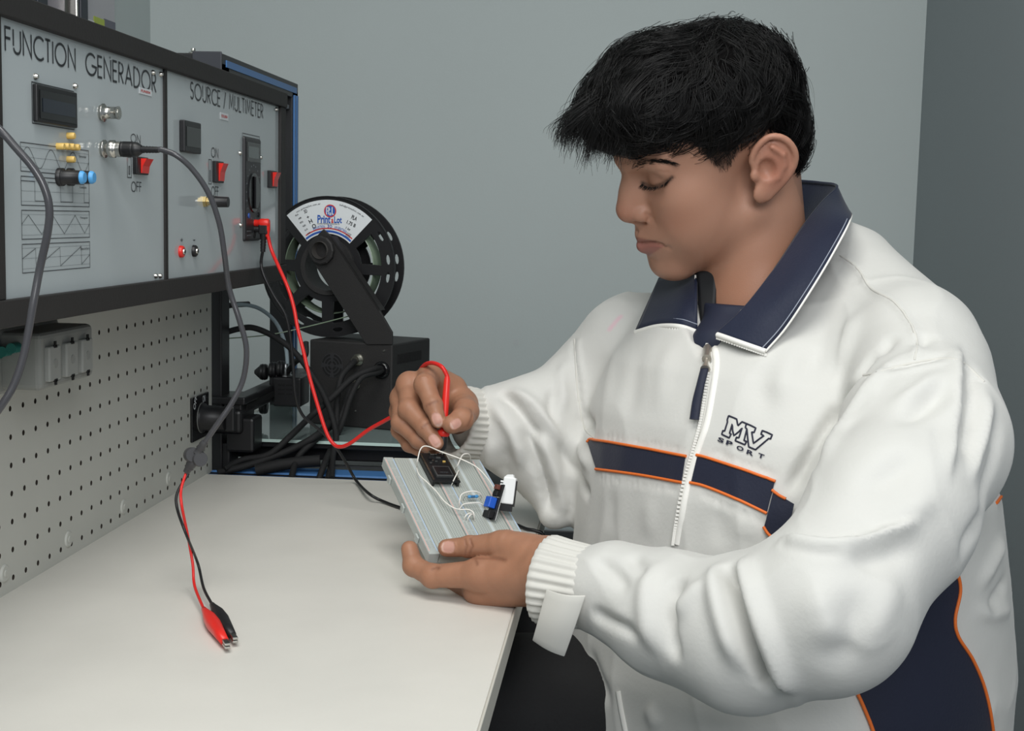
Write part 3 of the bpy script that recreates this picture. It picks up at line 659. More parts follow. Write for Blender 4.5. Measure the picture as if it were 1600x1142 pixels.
def flange(z0, z1, name):
    holes = [circ(0, 0, RS*.335, 40)]
    for c in (20, -24, 157, 202, 247, 293): holes.append(sector(RS*.50, RS*.80, c-17, c+17))
    for c in (30, 8, -8, -55, -80, -118, -140, -165, 170, 150): 
        a = math.radians(c); d = np.array([math.cos(a), math.sin(a)]); t = np.array([-d[1], d[0]]); p = d*RS*.90
        holes.append([tuple(p+t*RS*.075*math.cos(q)*1+d*RS*.030*math.sin(q)) for q in np.linspace(0, 2*math.pi, 11)[:-1]])
    m = sf(); m.prism(circ(0, 0, RS, 72), z0, z1, holes); return m.build(name, blk, sp, .0006, 1)
flange(-.004, 0, 'flange'); flange(-SW, -SW+.004, 'flange')
m = sf(); m.lathe((0, 0, 0), (0, 0, -SW), [(0, RS*.36), (1, RS*.36)], 48, False); m.lathe((0, 0, -SW), (0, 0, .003), [(0, RS*.332), (1, RS*.332)], 48, False); m.lathe((0, 0, .003), (0, 0, .0031), [(0, RS*.332), (1, RS*.40)], 48, False); m.lathe((0, 0, .003), (0, 0, 0), [(0, RS*.40), (1, RS*.41)], 48, False); m.build('hub', blkm, sp)
m = sf(); m.lathe((0, 0, -.001), (0, 0, .0015), [(0, RS*.985), (1, RS*.985)], 72, False); m.lathe((0, 0, .0015), (0, 0, .00151), [(0, RS*.985), (1, RS*1.0)], 72, False); m.lathe((0, 0, .0015), (0, 0, -.002), [(0, RS), (1, RS)], 72, False); m.build('rim', blk, sp)
m = sf(); nr = 24; prof = []
for i in range(nr):
    for k, dr in ((0, 0), (.25, .0011), (.5, .0015), (.75, .0011)): prof.append(((i+k)/nr, RS*.66+dr))
prof.append((1, RS*.66)); m.lathe((0, 0, -.005), (0, 0, -SW+.005), prof, 56, False); m.build('filament', filam, sp)
# paper label
def pol(r, a): return (r*math.cos(math.radians(a)), r*math.sin(math.radians(a)))
LZ = .0006; A0, A1 = 46, 131
m = sf(); N = 24
ou = [pol(RS*.945, A0+(A1-A0)*i/N) for i in range(N+1)]; inn = [pol(RS*.47, A0+(A1-A0)*i/N) for i in range(N+1)]
m.add([(x, y, LZ) for x, y in ou+inn], [(i, i+1, N+1+i+1, N+1+i) for i in range(N)][::1]); m.f = [tuple(reversed(f)) for f in m.f]
lab = m.build('label', labelm, sp)
m = sf()
m.mt(0).ribbon([pol(RS*.505, A0+1+(A1-A0-2)*i/N) for i in range(N+1)], RS*.028, LZ+.0003)
m.mt(1).ribbon([pol(RS*.545, A0+2+(A1-A0-6)*i/N) for i in range(N+1)], RS*.016, LZ+.0003)
# logo disc
c = pol(RS*.79, 87.5); m.mt(1).ribbon(circ(c[0], c[1], RS*.083, 28), RS*.016, LZ+.0004, True)
m.mt(0).add([(x, y, LZ+.0003) for x, y in circ(c[0], c[1], RS*.076, 28)], [tuple(range(28))])
m.mt(3); 
for dx, w_ in ((-.052, .014), (-.022, .012), (.03, .014)): m.ribbon([(c[0]+RS*dx, c[1]-RS*.05), (c[0]+RS*dx, c[1]+RS*.055)], RS*w_, LZ+.0006)
m.ribbon([(c[0]+RS*x, c[1]+RS*y) for x, y in [(-.052, .045), (-.015, .045), (-.005, .02), (-.02, -.002), (-.05, -.002)]], RS*.013, LZ+.0006)
m.ribbon([(c[0]+RS*.028, c[1]-RS*.045), (c[0]+RS*.056, c[1]-RS*.045)], RS*.013, LZ+.0006)
put_text(m, 'a', RS*.03, RS*.04, LZ+.0006, c[0]-RS*.012, c[1]-RS*.062, .02)
m.mt(0); put_text(m, 'Print', RS*.195, RS*.115, LZ+.0004, -RS*.155, RS*.615, .03); put_text(m, 'Lot', RS*.115, RS*.095, LZ+.0004, RS*.095, RS*.620, .03)
m.mt(1); put_text(m, 'a', RS*.034, RS*.062, LZ+.0004, RS*.052, RS*.620, .03)
m.mt(2); put_text(m, 'FILAMENTOS PARA IMPRESORAS 3D', RS*.33, RS*.018, LZ+.0004, -RS*.155, RS*.598)
def arc_text(s, r, a0, a1, h, mi):
    n = len(s)
    for i, ch in enumerate(s):
        if ch == ' ': continue
        a = a0+(a1-a0)*(i+.5)/n; p = pol(r, a); t = math.radians(a-90); V, Fc = text2d(ch, 1.0, .02)
        if not len(V): continue
        cw = abs(math.radians(a1-a0))*r/n*.75; lo, hi = V.min(0), V.max(0); base = 0 if ch not in 'gpy' else -.25
        sx = cw/max(hi[0]-lo[0], .25); sy = h/.72; V = V.copy(); V[:, 0] = (V[:, 0]-(lo[0]+hi[0])/2)*sx; V[:, 1] *= sy
        X = V[:, 0]*math.cos(t)-V[:, 1]*math.sin(t)+p[0]; Y = V[:, 0]*math.sin(t)+V[:, 1]*math.cos(t)+p[1]
        m.mt(mi).add(np.stack([X, Y, np.full(len(X), LZ+.0004)], 1), Fc)
arc_text('www.printalot.com.ar', RS*.885, 122, 97, RS*.024, 2); arc_text('info@printalot.com.ar', RS*.885, 79, 53, RS*.024, 2)
arc_text('INDUSTRIA', RS*.552, 113, 94, RS*.042, 0); arc_text('ARGENTINA', RS*.552, 80, 60, RS*.042, 0)
arc_text('3D', RS*.555, 91, 83, RS*.042, 0)
def rtext(s, r, a, rot, w, h, mi=2, bold=.02):
    p = pol(r, a); t = math.radians(rot); k = MB(); put_text(k, s, w, h, 0, 0, 0, bold); V = np.array(k.v)
    X = V[:, 0]*math.cos(t)-V[:, 1]*math.sin(t)+p[0]; Y = V[:, 0]*math.sin(t)+V[:, 1]*math.cos(t)+p[1]; m.mt(mi).add(np.stack([X, Y, np.full(len(X), LZ+.0004)], 1), k.f)
rtext('PLA', RS*.77, 63.5, -24, RS*.085, RS*.06); rtext('1.75 B', RS*.68, 66, -24, RS*.14, RS*.05); rtext('1 kg', RS*.595, 64, -24, RS*.07, RS*.045)
for i in range(4): rtext('IIIIIII', RS*(.565-.017*i), 59.5, -24, RS*.07, RS*.010)
rtext('3D', RS*.82, 115, 26, RS*.05, RS*.05); rtext('+', RS*.74, 114.5, 26, RS*.035, RS*.035); rtext('H', RS*.66, 114, 26, RS*.05, RS*.055); rtext('o', RS*.575, 112.5, 26, RS*.06, RS*.06, 2, 0)
for i, s in enumerate(['PLA', 'ABS', 'PETG', 'FLEX', '215', '60']): rtext(s, RS*(.85-.062*i), 124.5-.8*(i % 2), 30, RS*.05, RS*.022)
m.build('label_print', [lblue, lred, lgrey if False else inkm, labelm], lab)
fil_end = arm_pt(570, 488, -spz-.03)
m = MB(); e = oF+cxd*fil_end[0]+np.array([0, 0, fil_end[1]])+cyd*(spz+.02); m.tube([PY(338, 530, 1.80), PY(420, 523, 1.85), PY(490, 508, 1.88), e], .0009, 6); m.build('loose_filament', filam, sp)
# ================================================================== leads
# coaxial lead crossing the left edge
cl = thing('coaxial_cable', 'grey coaxial cable hanging in front of the waveform charts', 'cable', PY(60, 400, .95))
_pc = PX(-150, 120, XF)
m = MB(); m.lathe(_pc, _pc+[.03, 0, 0], [(0, .0066), (.3, .0066), (.35, .0074), (.6, .0074), (.65, .006), (1, .0034)], 20); m.build('bnc_plug', steel, cl)
m = MB(); m.tube([_pc+[.028, 0, 0], _pc+[.04, 0, -.002]]+path([(-50, 155, .885), (0, 203, .885), (25, 231, .885), (50, 260, .885), (68, 290, .885), (77, 325, .885), (74, 365, .885), (62, 420, .885), (51, 480, .88), (38, 550, .875), (22, 600, .87), (0, 637, .865), (-40, 690, .86), (-90, 780, .85)])+[PZ(-160, 1000, TZ+.01), PZ(-230, 1080, TZ+.003)], .0027, 14, 8); m.build('cable', greyw, cl)
# BNC to alligator lead
bl = thing('alligator_test_lead', 'black BNC lead ending in red and black alligator clips on the bench', 'test lead', PZ(345, 985, TZ))
m = MB(); X = np.array([1., 0, 0]); pz = pb
m.mt(0).lathe(pz+X*.006, pz+X*.0175, [(0, .0066), (.15, .0076), (.5, .0076), (.55, .0064), (.75, .0068), (1, .0068)], 22); m.build('bnc_plug', steel, bl)
m = MB(); prof = [(0, .0062), (.05, .0066)]
for i in range(7): prof += [(.1+i*.07, .0068), (.135+i*.07, .0060)]
prof += [(.62, .0066), (.8, .006), (1, .0036)]; m.lathe(pz+X*.0175, pz+X*.0355, prof, 22)
prof = []
for i in range(6): prof += [(i/6, .0034-.00012*i), (i/6+.09, .0026)]
m.lathe(pz+X*.0345, pz+X*.0505, prof+[(1, .0026)], 16); m.build('strain_relief', blk, bl)
e = pz+X*.0495; r0 = e[1]
def Q(px, py, y): return PY(px, py, y)
m = MB(); m.tube([e, e+X*.004]+path([(276, 243, r0+.0), (301, 265, r0+.005), (326, 302, r0+.01), (343, 350, r0+.015), (351, 400, r0+.02), (358, 450, r0+.03), (374, 500, r0+.03), (385, 545, r0+.03), (380, 592, r0+.03), (362, 630, r0+.025), (340, 662, r0+.02), (318, 694, r0+.02)]), .0025, 14, 8); m.build('cable', greyw, bl)
jy = r0+.02
a, b = Q(320, 690, jy), Q(291, 738, jy); m = MB()
m.lathe(a, a+(b-a)*.38, [(0, .0032), (.3, .0038), (.35, .0032), (.6, .0044), (.65, .0036), (1, .0048)], 16); m.lathe(a+(b-a)*.62, b, [(0, .0048), (.4, .0046), (.45, .0038), (.6, .0044), (.65, .0036), (1, .0030)], 16)
c0 = a+(b-a)*.5; dd = unit([.55, -.8, .15])
for s in (1, -1):
    cc = c0+s*np.array([-.0035, -.0, .0018]); m.lathe(cc-dd*.0045, cc+dd*.0045, [(0, .0062), (.15, .0068), (.85, .0068), (1, .0062)], 20)
m.build('splitter', mat('splitter_grey', rgb(66, 66, 68), .4), bl)
zt = TZ+.004
def T_(px, py, h=.004): return PZ(px, py, TZ+h)
ra = T_(318, 951, .008); ka = T_(331, 944, .008)
m = MB(); m.tube([b]+path([(283, 765, jy-.01), (284, 790, jy-.02)])+[T_(293, 835, .055), T_(301, 880, .03), T_(304, 915, .014), ra], .0013, 8); m.build('red_wire', redw, bl)
m = MB(); m.tube([b+[.002, 0, -.001]]+path([(277, 770, jy-.01), (277, 795, jy-.018), (291, 835, jy-.04)])+[T_(309, 880, .025), T_(318, 918, .012), ka], .0013, 8); m.build('black_wire', blk, bl)
def clip(pa, pb_, mm, name):
    d = unit(pb_-pa); L = np.linalg.norm(pb_-pa); up = np.array([0, 0, 1.]); sd = unit(np.cross(d, up)); m = MB(); m.M = np.eye(4); m.M[:3, 0] = d; m.M[:3, 1] = sd; m.M[:3, 2] = np.cross(d, sd)*-1 if np.cross(d, sd)[2] < 0 else np.cross(d, sd); m.M[:3, 3] = pa
    S = []; 
    for t, wy, wz in [(0, .002, .002), (.08, .0026, .0026), (.3, .0052, .0048), (.5, .0058, .0052), (.75, .0046, .004), (1, .0032, .003)]: S.append((t*L, wy, wz))
    n = 14; v = []; f = []
    for x, wy, wz in S:
        for i in range(n): an = 2*math.pi*i/n; v.append((x, wy*math.copysign(abs(math.cos(an))**.7, math.cos(an)), wz*math.copysign(abs(math.sin(an))**.7, math.sin(an))))
    for k in range(len(S)-1):
        for i in range(n): f.append((k*n+i, k*n+(i+1) % n, (k+1)*n+(i+1) % n, (k+1)*n+i))
    f += [tuple(range(n-1, -1, -1)), tuple(range((len(S)-1)*n, len(S)*n))]
    m.add(v, f, True); o = m.build(name, mm, bl)
    m2 = MB(); m2.M = m.M.copy()
    for s in (1, -1): m2.box((L*.96, -.0022, .0003 if s > 0 else -.0023), (L*1.14, .0022, .0023 if s > 0 else -.0003), .0005)
    m2.build('jaw', steel, o); return o
clip(ra, T_(351, 1002, .006), redm, 'alligator_clip')['label'] = 'red alligator clip'
clip(ka, T_(363, 993, .006), blk, 'alligator_clip')['label'] = 'black alligator clip'
# red and black multimeter probe leads
PT = PY(691, 706, 1.335)                    # probe tip
rp = thing('red_probe_lead', 'red test lead from the multimeter ending in the probe in the right hand', 'test lead', PT)
p = sock[0]; m = MB(); m.lathe(p+[.001, 0, 0], p+[.008, 0, 0], [(0, .0042), (.9, .0042), (1, .005)], 18); m.lathe(p+[.008, 0, 0], p+[.0195, 0, 0], [(0, .005), (.2, .0056), (.85, .0056), (1, .0046)], 18)
pe = p+[.0155, 0, 0]; m.lathe(pe, pe+[.001, 0, -.016], [(0, .005), (.5, .0045), (1, .0026)], 14); m.build('plug', redm, rp)
PH0 = PY(699, 588, 1.350); 
m = MB(); m.tube([pe+[.001, 0, -.010]]+path([(424, 390, 1.60), (436, 418, 1.585), (450, 450, 1.57), (459, 480, 1.56), (465, 512, 1.55), (474, 548, 1.54), (484, 590, 1.53), (496, 632, 1.52), (508, 670, 1.51), (518, 690, 1.505), (530, 698, 1.50), (548, 692, 1.49), (575, 672, 1.48), (605, 655, 1.465), (630, 640, 1.45), (648, 605, 1.43), (655, 582, 1.40), (664, 570, 1.38), (676, 567, 1.365), (690, 573, 1.352), (698, 586, 1.350), (699, 592, 1.350)]), .0022, 12, 8); m.build('wire', redw, rp)
d = PT-PH0
m = MB(); m.lathe(PH0, PH0+d*.80, [(0, .0024), (.06, .0033), (.4, .0037), (.72, .0035), (.88, .0038), (.90, .0064), (.97, .0064), (1, .0046)], 22); m.build('probe_handle', redm, rp)
m = MB(); m.lathe(PH0+d*.795, PH0+d*.985, [(0, .0046), (.35, .0048), (.75, .0040), (1, .0022)], 18); m.build('probe_nose', blk, rp)
m = MB(); m.lathe(PH0+d*.97, PH0+d*1.04, [(0, .001), (.7, .001), (1, .0003)], 10); m.build('probe_tip', steel, rp)
kp = thing('black_probe_lead', 'black test lead from the multimeter hanging to the bench under the breadboard', 'test lead', PZ(600, 783, TZ))
p = sock[1]; m = MB(); m.lathe(p+[.001, 0, 0], p+[.008, 0, 0], [(0, .004), (1, .004)], 16); m.box((p[0]+.007, p[1]-.005, p[2]-.006), (p[0]+.018, p[1]+.005, p[2]+.006), .0015)
pk = p+[.0125, 0, -.005]; prof = [(0, .0046)]
for i in range(4): prof += [(.3+i*.16, .0040-.0002*i), (.38+i*.16, .003)]
m.lathe(pk, pk+[-.001, 0, -.022], prof+[(1, .003)], 14); m.build('plug', blk, kp)
m = MB(); m.tube([pk+[-.001, 0, -.02]]+path([(408, 412, 1.605), (413, 432, 1.60), (428, 462, 1.60), (446, 492, 1.60), (454, 530, 1.60), (458, 570, 1.60), (462, 620, 1.60), (474, 650, 1.61), (500, 672, 1.62), (522, 695, 1.63), (540, 722, 1.65), (556, 750, 1.66)])+[T_(575, 770, .010), T_(598, 783, .003), T_(640, 797, .0025), T_(690, 803, .0025), T_(760, 806, .0025), T_(800, 817, .0025), T_(822, 826, .0025), T_(836, 829, .002), PY(850, 838, 1.44), PY(856, 880, 1.44)], .0019, 10, 8); m.build('wire', blk, kp)
# ================================================================== implicit-surface modelling
def smin(a, b, k):
    if k <= 0: return np.minimum(a, b)
    h = np.clip(.5+.5*(b-a)/k, 0, 1); return b*(1-h)+a*h-k*h*(1-h)
def smax(a, b, k): return -smin(-a, -b, k)
def d_rc(P, a, b, ra, rb):
    a = np.asarray(a, float); ba = np.asarray(b, float)-a; t = np.clip(((P-a)@ba)/max(ba@ba, 1e-12), 0, 1)
    return np.linalg.norm(P-a-t[:, None]*ba, axis=1)-(ra+(rb-ra)*t)
def d_el(P, c, r, R=None):
    q = P-np.asarray(c, float)
    if R is not None: q = q@R
    r = np.asarray(r, float); k0 = np.linalg.norm(q/r, axis=1); k1 = np.linalg.norm(q/(r*r), axis=1)
    return k0*(k0-1)/np.maximum(k1, 1e-9)
def d_sp(P, c, r): return np.linalg.norm(P-np.asarray(c, float), axis=1)-r
def iso_mesh(f, lo, hi, h, B=10):
    lo = np.asarray(lo, float); n = np.maximum(1, np.ceil((np.asarray(hi)-lo)/(h*B)).astype(int)); N = n*B
    I = np.stack(np.meshgrid(*[np.arange(k) for k in n], indexing='ij'), -1).reshape(-1, 3)
    d = f(lo+(I*B+B/2)*h); V = np.empty(N, np.float32)
    V4 = V.reshape(n[0], B, n[1], B, n[2], B); V4[...] = d.reshape(n[0], 1, n[1], 1, n[2], 1)
    off = np.stack(np.meshgrid(*[np.arange(B)]*3, indexing='ij'), -1).reshape(-1, 3)
    keep = np.where(np.abs(d) < 1.35*B*h)[0]
    for s in range(0, len(keep), 400):
        kk = keep[s:s+400]; P = (I[kk][:, None, :]*B+off[None]).reshape(-1, 3); vals = f(lo+P*h); V[P[:, 0], P[:, 1], P[:, 2]] = vals
    return nets(V, lo, h)
def nets(V, lo, h):
    s = V < 0; nx, ny, nz = V.shape
    c = np.zeros((nx-1, ny-1, nz-1), np.int8)
    cor = [(i, j, k) for i in (0, 1) for j in (0, 1) for k in (0, 1)]
    for i, j, k in cor: c += s[i:nx-1+i, j:ny-1+j, k:nz-1+k]
    m = (c > 0) & (c < 8); idx = np.argwhere(m); n = len(idx); ID = np.full(m.shape, -1, np.int64); ID[m] = np.arange(n)
    acc = np.zeros((n, 3)); cnt = np.zeros(n)
    g = {q: V[idx[:, 0]+q[0], idx[:, 1]+q[1], idx[:, 2]+q[2]] for q in cor}
    for a in cor:
        for ax in range(3):
            if a[ax]: continue
            b = list(a); b[ax] = 1; b = tuple(b); fa, fb = g[a], g[b]; x = (fa < 0) != (fb < 0)
            t = np.where(x, fa/np.where(x, fa-fb, 1), 0); p = np.array(a, float)[None]+t[:, None]*(np.array(b)-np.array(a))[None]
            acc[x] += p[x]; cnt[x] += 1
    verts = lo+(idx+acc/cnt[:, None])*h; F_ = []
    for ax in range(3):
        u, v = [(1, 2), (2, 0), (0, 1)][ax]; sl = [slice(None)]*3; sl2 = [slice(None)]*3
        sl[ax] = slice(0, -1); sl2[ax] = slice(1, None); e = s[tuple(sl)] != s[tuple(sl2)]
        q = np.argwhere(e); q = q[(q[:, u] > 0) & (q[:, v] > 0) & (q[:, u] < m.shape[u]) & (q[:, v] < m.shape[v]) & (q[:, ax] < m.shape[ax])]
        def at(du, dv): w_ = q.copy(); w_[:, u] -= du; w_[:, v] -= dv; return ID[w_[:, 0], w_[:, 1], w_[:, 2]]
        Q4 = np.stack([at(1, 1), at(0, 1), at(0, 0), at(1, 0)], 1); fl = ~s[q[:, 0], q[:, 1], q[:, 2]]; Q4[fl] = Q4[fl][:, ::-1]; F_.append(Q4)
    Fq = np.concatenate(F_); return verts, Fq[(Fq >= 0).all(1)]
def vnormals(V, Q):
    d = np.cross(V[Q[:, 2]]-V[Q[:, 0]], V[Q[:, 3]]-V[Q[:, 1]]); N = np.zeros_like(V)
    for i in range(4): np.add.at(N, Q[:, i], d)
    return N/np.maximum(np.linalg.norm(N, axis=1), 1e-12)[:, None]
def relax(V, Q, it=2, lam=.5):
    for _ in range(it):
        S = np.zeros_like(V); C = np.zeros(len(V))
        for i in range(4):
            a, b = Q[:, i], Q[:, (i+1) % 4]; np.add.at(S, a, V[b]); np.add.at(S, b, V[a]); np.add.at(C, a, 1); np.add.at(C, b, 1)
        V = V+lam*(S/np.maximum(C, 1)[:, None]-V)
    return V
def pdist(V, pl):
    """distance of every vertex to a polyline, and position 0..1 along it"""
    pl = np.asarray(pl, float); best = np.full(len(V), 1e9); T = np.zeros(len(V)); L = np.r_[0, np.cumsum(np.linalg.norm(np.diff(pl, axis=0), axis=1))]
    for i in range(len(pl)-1):
        ba = pl[i+1]-pl[i]; t = np.clip((V-pl[i])@ba/max(ba@ba, 1e-14), 0, 1); d = np.linalg.norm(V-pl[i]-t[:, None]*ba, axis=1); m = d < best; best[m] = d[m]; T[m] = (L[i]+t[m]*(L[i+1]-L[i]))/L[-1]
    return best, T
def stroke(V, N, pl, w_, amp, taper=.25, prof='g'):
    pl = np.asarray(pl, float); lo, hi = pl.min(0)-5*w_, pl.max(0)+5*w_; ix = np.where(((V > lo) & (V < hi)).all(1))[0]
    if not len(ix): return
    d, T = pdist(V[ix], pl)
    tp = np.clip(np.minimum(T, 1-T)/max(taper, 1e-6), 0, 1) if taper > 0 else np.ones(len(T)); tp = tp*tp*(3-2*tp)
    if prof == 'e':                                       # overlapping fold: sharp on one side, soft on the other
        seg = np.gradient(pl, axis=0); j = np.clip((T*(len(pl)-1)).round().astype(int), 0, len(pl)-1); sd_ = np.einsum('ij,ij->i', np.cross(seg[j], N[ix]), V[ix]-pl[j]); s_ = np.where(sd_ > 0, d, -d)
        k = np.where(s_ > 0, np.exp(-(s_/(2.6*w_))**2), np.exp(-(s_/(.55*w_))**2))
    elif prof == 'g': k = np.exp(-(d/w_)**2)
    else: k = np.exp(-(d/w_)**2)-.55*np.exp(-((d-1.5*w_)/(.8*w_))**2)      # valley with raised lips
    V[ix] += N[ix]*(amp*k*tp)[:, None]
def mesh_obj(name, V, Q, mats, parent, cols=None, mi=None, smooth=True):
    me = bpy.data.meshes.new(name); o0 = ORG.get(parent.name, np.zeros(3)) if parent else np.zeros(3)
    V = np.asarray(V, np.float32)-np.asarray(o0, np.float32); Q = np.asarray(Q, np.int32); k = Q.shape[1]
    me.vertices.add(len(V)); me.vertices.foreach_set('co', V.ravel()); me.loops.add(Q.size); me.loops.foreach_set('vertex_index', Q.ravel())
    me.polygons.add(len(Q)); me.polygons.foreach_set('loop_start', np.arange(0, Q.size, k, dtype=np.int32)); me.update(calc_edges=True)
    for m in (mats if isinstance(mats, (list, tuple)) else [mats]): me.materials.append(m)
    if mi is not None: me.polygons.foreach_set('material_index', mi)
    if smooth: me.polygons.foreach_set('use_smooth', np.ones(len(Q), bool))
    if cols is not None:
        a = me.color_attributes.new('Col', 'FLOAT_COLOR', 'POINT'); c = np.ones((len(V), 4), np.float32); c[:, :3] = cols; a.data.foreach_set('color', c.ravel())
    me.validate(); me.update(); o = bpy.data.objects.new(name, me); COL.objects.link(o); o.parent = parent; ORG[o.name] = o0; return o
def fbm(P, freq, seed=0, octs=3):
    r = np.random.default_rng(seed); s = np.zeros(len(P)); a = 1
    for o in range(octs):
        for _ in range(3): d = r.normal(size=3); d /= np.linalg.norm(d); s += a*np.sin(P@d*freq*2*math.pi*r.uniform(.7, 1.3)+r.uniform(0, 6.28))
        freq *= 2; a *= .5
    return s/3
# ================================================================== person: head
HO = np.array([.0826, 1.36, CAMZ+.0659]); HS = .9759
def rot3(yaw, pitch, roll):
    cy, sy, cp, sp, cr, sr = math.cos(yaw), math.sin(yaw), math.cos(pitch), math.sin(pitch), math.cos(roll), math.sin(roll)
    return np.array([[cy, -sy, 0], [sy, cy, 0], [0, 0, 1]])@np.array([[cp, 0, sp], [0, 1, 0], [-sp, 0, cp]])@np.array([[1, 0, 0], [0, cr, -sr], [0, sr, cr]])
HR = rot3(*np.radians([197.9, 23.29, -16.02]))
def h2w(p): return HO+HS*(np.asarray(p, float)@HR.T)
def w2h(p): return ((np.asarray(p, float)-HO)@HR)/HS
TOR = unit([.616, -.788, 0])                       # his left
FWD = unit([-.788, -.616, 0])
NB = PY(1186, 500, 1.385)                          # neck base
nb = w2h(NB)
def f_head(P):
    A = P*[1, 0, 1]+np.abs(P)*[0, 1, 0]            # mirrored in y
    d = d_el(P, (-.004, 0, .046), (.090, .0715, .072))
    d = smin(d, d_el(P, (.042, 0, .042), (.055, .062, .052)), .02)
    d = smin(d, d_el(P, (.034, 0, -.022), (.056, .058, .072)), .02)
    d = smin(d, d_el(A, (.056, .036, -.008), (.030, .028, .026)), .022)           # cheekbones
    d = smin(d, d_el(A, (.046, .034, -.045), (.038, .029, .036)), .022)           # cheeks
    d = smin(d, d_rc(A, (.002, .051, -.050), (.070, .014, -.087), .0165, .018), .018)  # jaw
    d = smin(d, d_el(P, (.078, 0, -.088), (.020, .021, .018)), .014)               # chin
    d = smin(d, d_el(P, (.030, 0, -.064), (.058, .046, .030)), .02)
    d = smin(d, d_el(P, (.070, 0, -.050), (.031, .032, .030)), .016)               # muzzle
    d = smin(d, d_rc(A, (.092, .008, .031), (.074, .046, .031), .0095, .009), .013)   # brow
    d = smax(d, -d_el(A, (.1035, .033, .0125), (.022, .021, .0155)), .012)           # sockets
    e = d_sp(A, (.0715, .0315, .0150), .0145); d = smin(d, e, .0045)                 # lidded eyes
    d = smin(d, d_rc(P, (.090, 0, .021), (.1050, 0, -.016), .0072, .0105), .010)    # nose bridge
    d = smin(d, d_el(P, (.0915, 0, -.010), (.018, .0145, .024)), .010)
    d = smin(d, d_sp(P, (.1045, 0, -.0185), .0122), .006)
    d = smin(d, d_el(A, (.0945, .0135, -.0225), (.0118, .0078, .0090)), .004)      # wings
    d = smax(d, -d_el(A, (.0990, .0110, -.0305), (.0070, .0046, .0048)), .0025)     # nostrils
    d = smin(d, d_rc(P, (.098, 0, -.028), (.0955, 0, -.036), .0055, .005), .007)
    d = smin(d, d_rc(A, (.0985, .002, -.0490), (.0830, .026, -.0550), .0060, .0035), .006)   # upper lip
    d = smin(d, d_rc(A, (.0990, .000, -.0605), (.0835, .024, -.0575), .0082, .0035), .0055)  # lower lip
    # neck and nape
    n = d_rc(P, (-.032, 0, -.010), nb, .0525, .056); n = smin(n, d_rc(P, nb, nb+np.array([-.01, 0, -.09]), .060, .09), .03)
    d = smin(d, n, .012)
    # ear
    if True:
        er = d_el(A, (-.016, .072, .0), (.012, .010, .020))
        hel = [(-.004, .076, .003), (-.003, .0765, .013), (-.010, .080, .024), (-.022, .085, .0305), (-.034, .0895, .025), (-.0405, .0915, .012), (-.040, .090, -.001), (-.032, .086, -.014), (-.020, .081, -.024), (-.010, .0785, -.030)]
        er = smin(er, d_el(A-np.array([-.020, .0815, .001]), (0, 0, 0), (.0180, .0048, .0272), EARR), .006)
        er = smax(er, -d_el(A, (-.0125, .0880, .000), (.0092, .0125, .0115)), .003)
        er = smin(er, d_el(A, (-.0055, .0775, -.0245), (.0100, .0048, .0098)), .007)
        hel = catmull(np.array(hel), np.zeros(len(hel)), 3)[0]; hd = np.full(len(P), 9.)
        for i in range(len(hel)-1): hd = np.minimum(hd, d_rc(A, hel[i], hel[i+1], .0034, .0034))
        er = smin(er, hd, .0022)
        ah = [(-.022, .086, .020), (-.030, .0885, .010), (-.029, .0875, -.002), (-.021, .0845, -.012), (-.012, .080, -.0155)]
        for i in range(len(ah)-1): er = smin(er, d_rc(A, ah[i], ah[i+1], .0028, .0028), .002)
        er = smin(er, d_el(A, (-.001, .0775, -.004), (.0042, .004, .0058)), .003)
        d = smin(d, er, .004)
    return d
_t = math.radians(-26); _s2 = math.radians(24)
EARR = np.array([[math.cos(_t), math.sin(-_t)*0, 0], [0, 1, 0], [0, 0, 1.]])
# ear plate axes: long axis tilted back, normal outward and a little forward
_lx = unit([-.40, .10, .90]); _n = unit([.34, .94, .05]); _w = unit(np.cross(_n, _lx)); _lx = np.cross(_w, _n)
EARR = np.stack([_w, _n, _lx], 1)
hv, hq = iso_mesh(f_head, (-.125, -.112, -.19), (.135, .112, .150), .0019)
hv = relax(hv, hq, 1, .35)
hn = vnormals(hv, hq)
def hs(pl, w_, amp, taper=.25, prof='g'):
    for sgn in (1, -1): stroke(hv, hn, np.array(pl)*[1, sgn, 1], w_, amp, taper, prof)


hs([(.094, .000, -.0750), (.088, .014, -.073)], .005, -.0022, .3)                                     # under the lower lip
hs([(.0945, .0195, -.020), (.088, .026, -.030), (.080, .033, -.043)], .0035, -.0016, .3)               # smile fold
hs([(.096, .0195, -.018), (.0925, .0215, -.0245), (.0955, .019, -.031)], .0018, -.0026, .2)           # wing crease
hs([(.1035, 0, -.041), (.1015, 0, -.045)], .003, -.0012, .3)
_b0_ = 0
_b0 = BVHTree.FromPolygons(h2w(hv).tolist(), hq.tolist())
def on0(pts): return [tuple(w2h(np.array(_b0.ray_cast(Vector(CAMO), Vector(ray(*p)))[0]))) for p in pts]
LASH = on0([(1004, 286), (1014, 290.5), (1027, 290.5), (1039, 286), (1050, 277)])
MOUTH = on0([(1000, 380.5), (1010, 379.5), (1020, 379.5), (1030, 381), (1040, 384.5)]); MOUTH = [(MOUTH[0][0]+.004, 0, MOUTH[0][2]+.0004)]+MOUTH
hs(MOUTH, .0016, -.0030, .1); hs([MOUTH[-1], tuple(np.array(MOUTH[-1])+[-.006, .003, -.004])], .003, -.0014, .3)
hs(LASH, .0012, -.0011, .1)
hs(on0([(1001, 277), (1012, 270), (1027, 267.5), (1043, 269), (1054, 275)]), .0013, -.0009, .2)  # lid crease
hs(on0([(1008, 300), (1024, 305), (1042, 300)]), .003, -.0009, .3)
hn = vnormals(hv, hq)
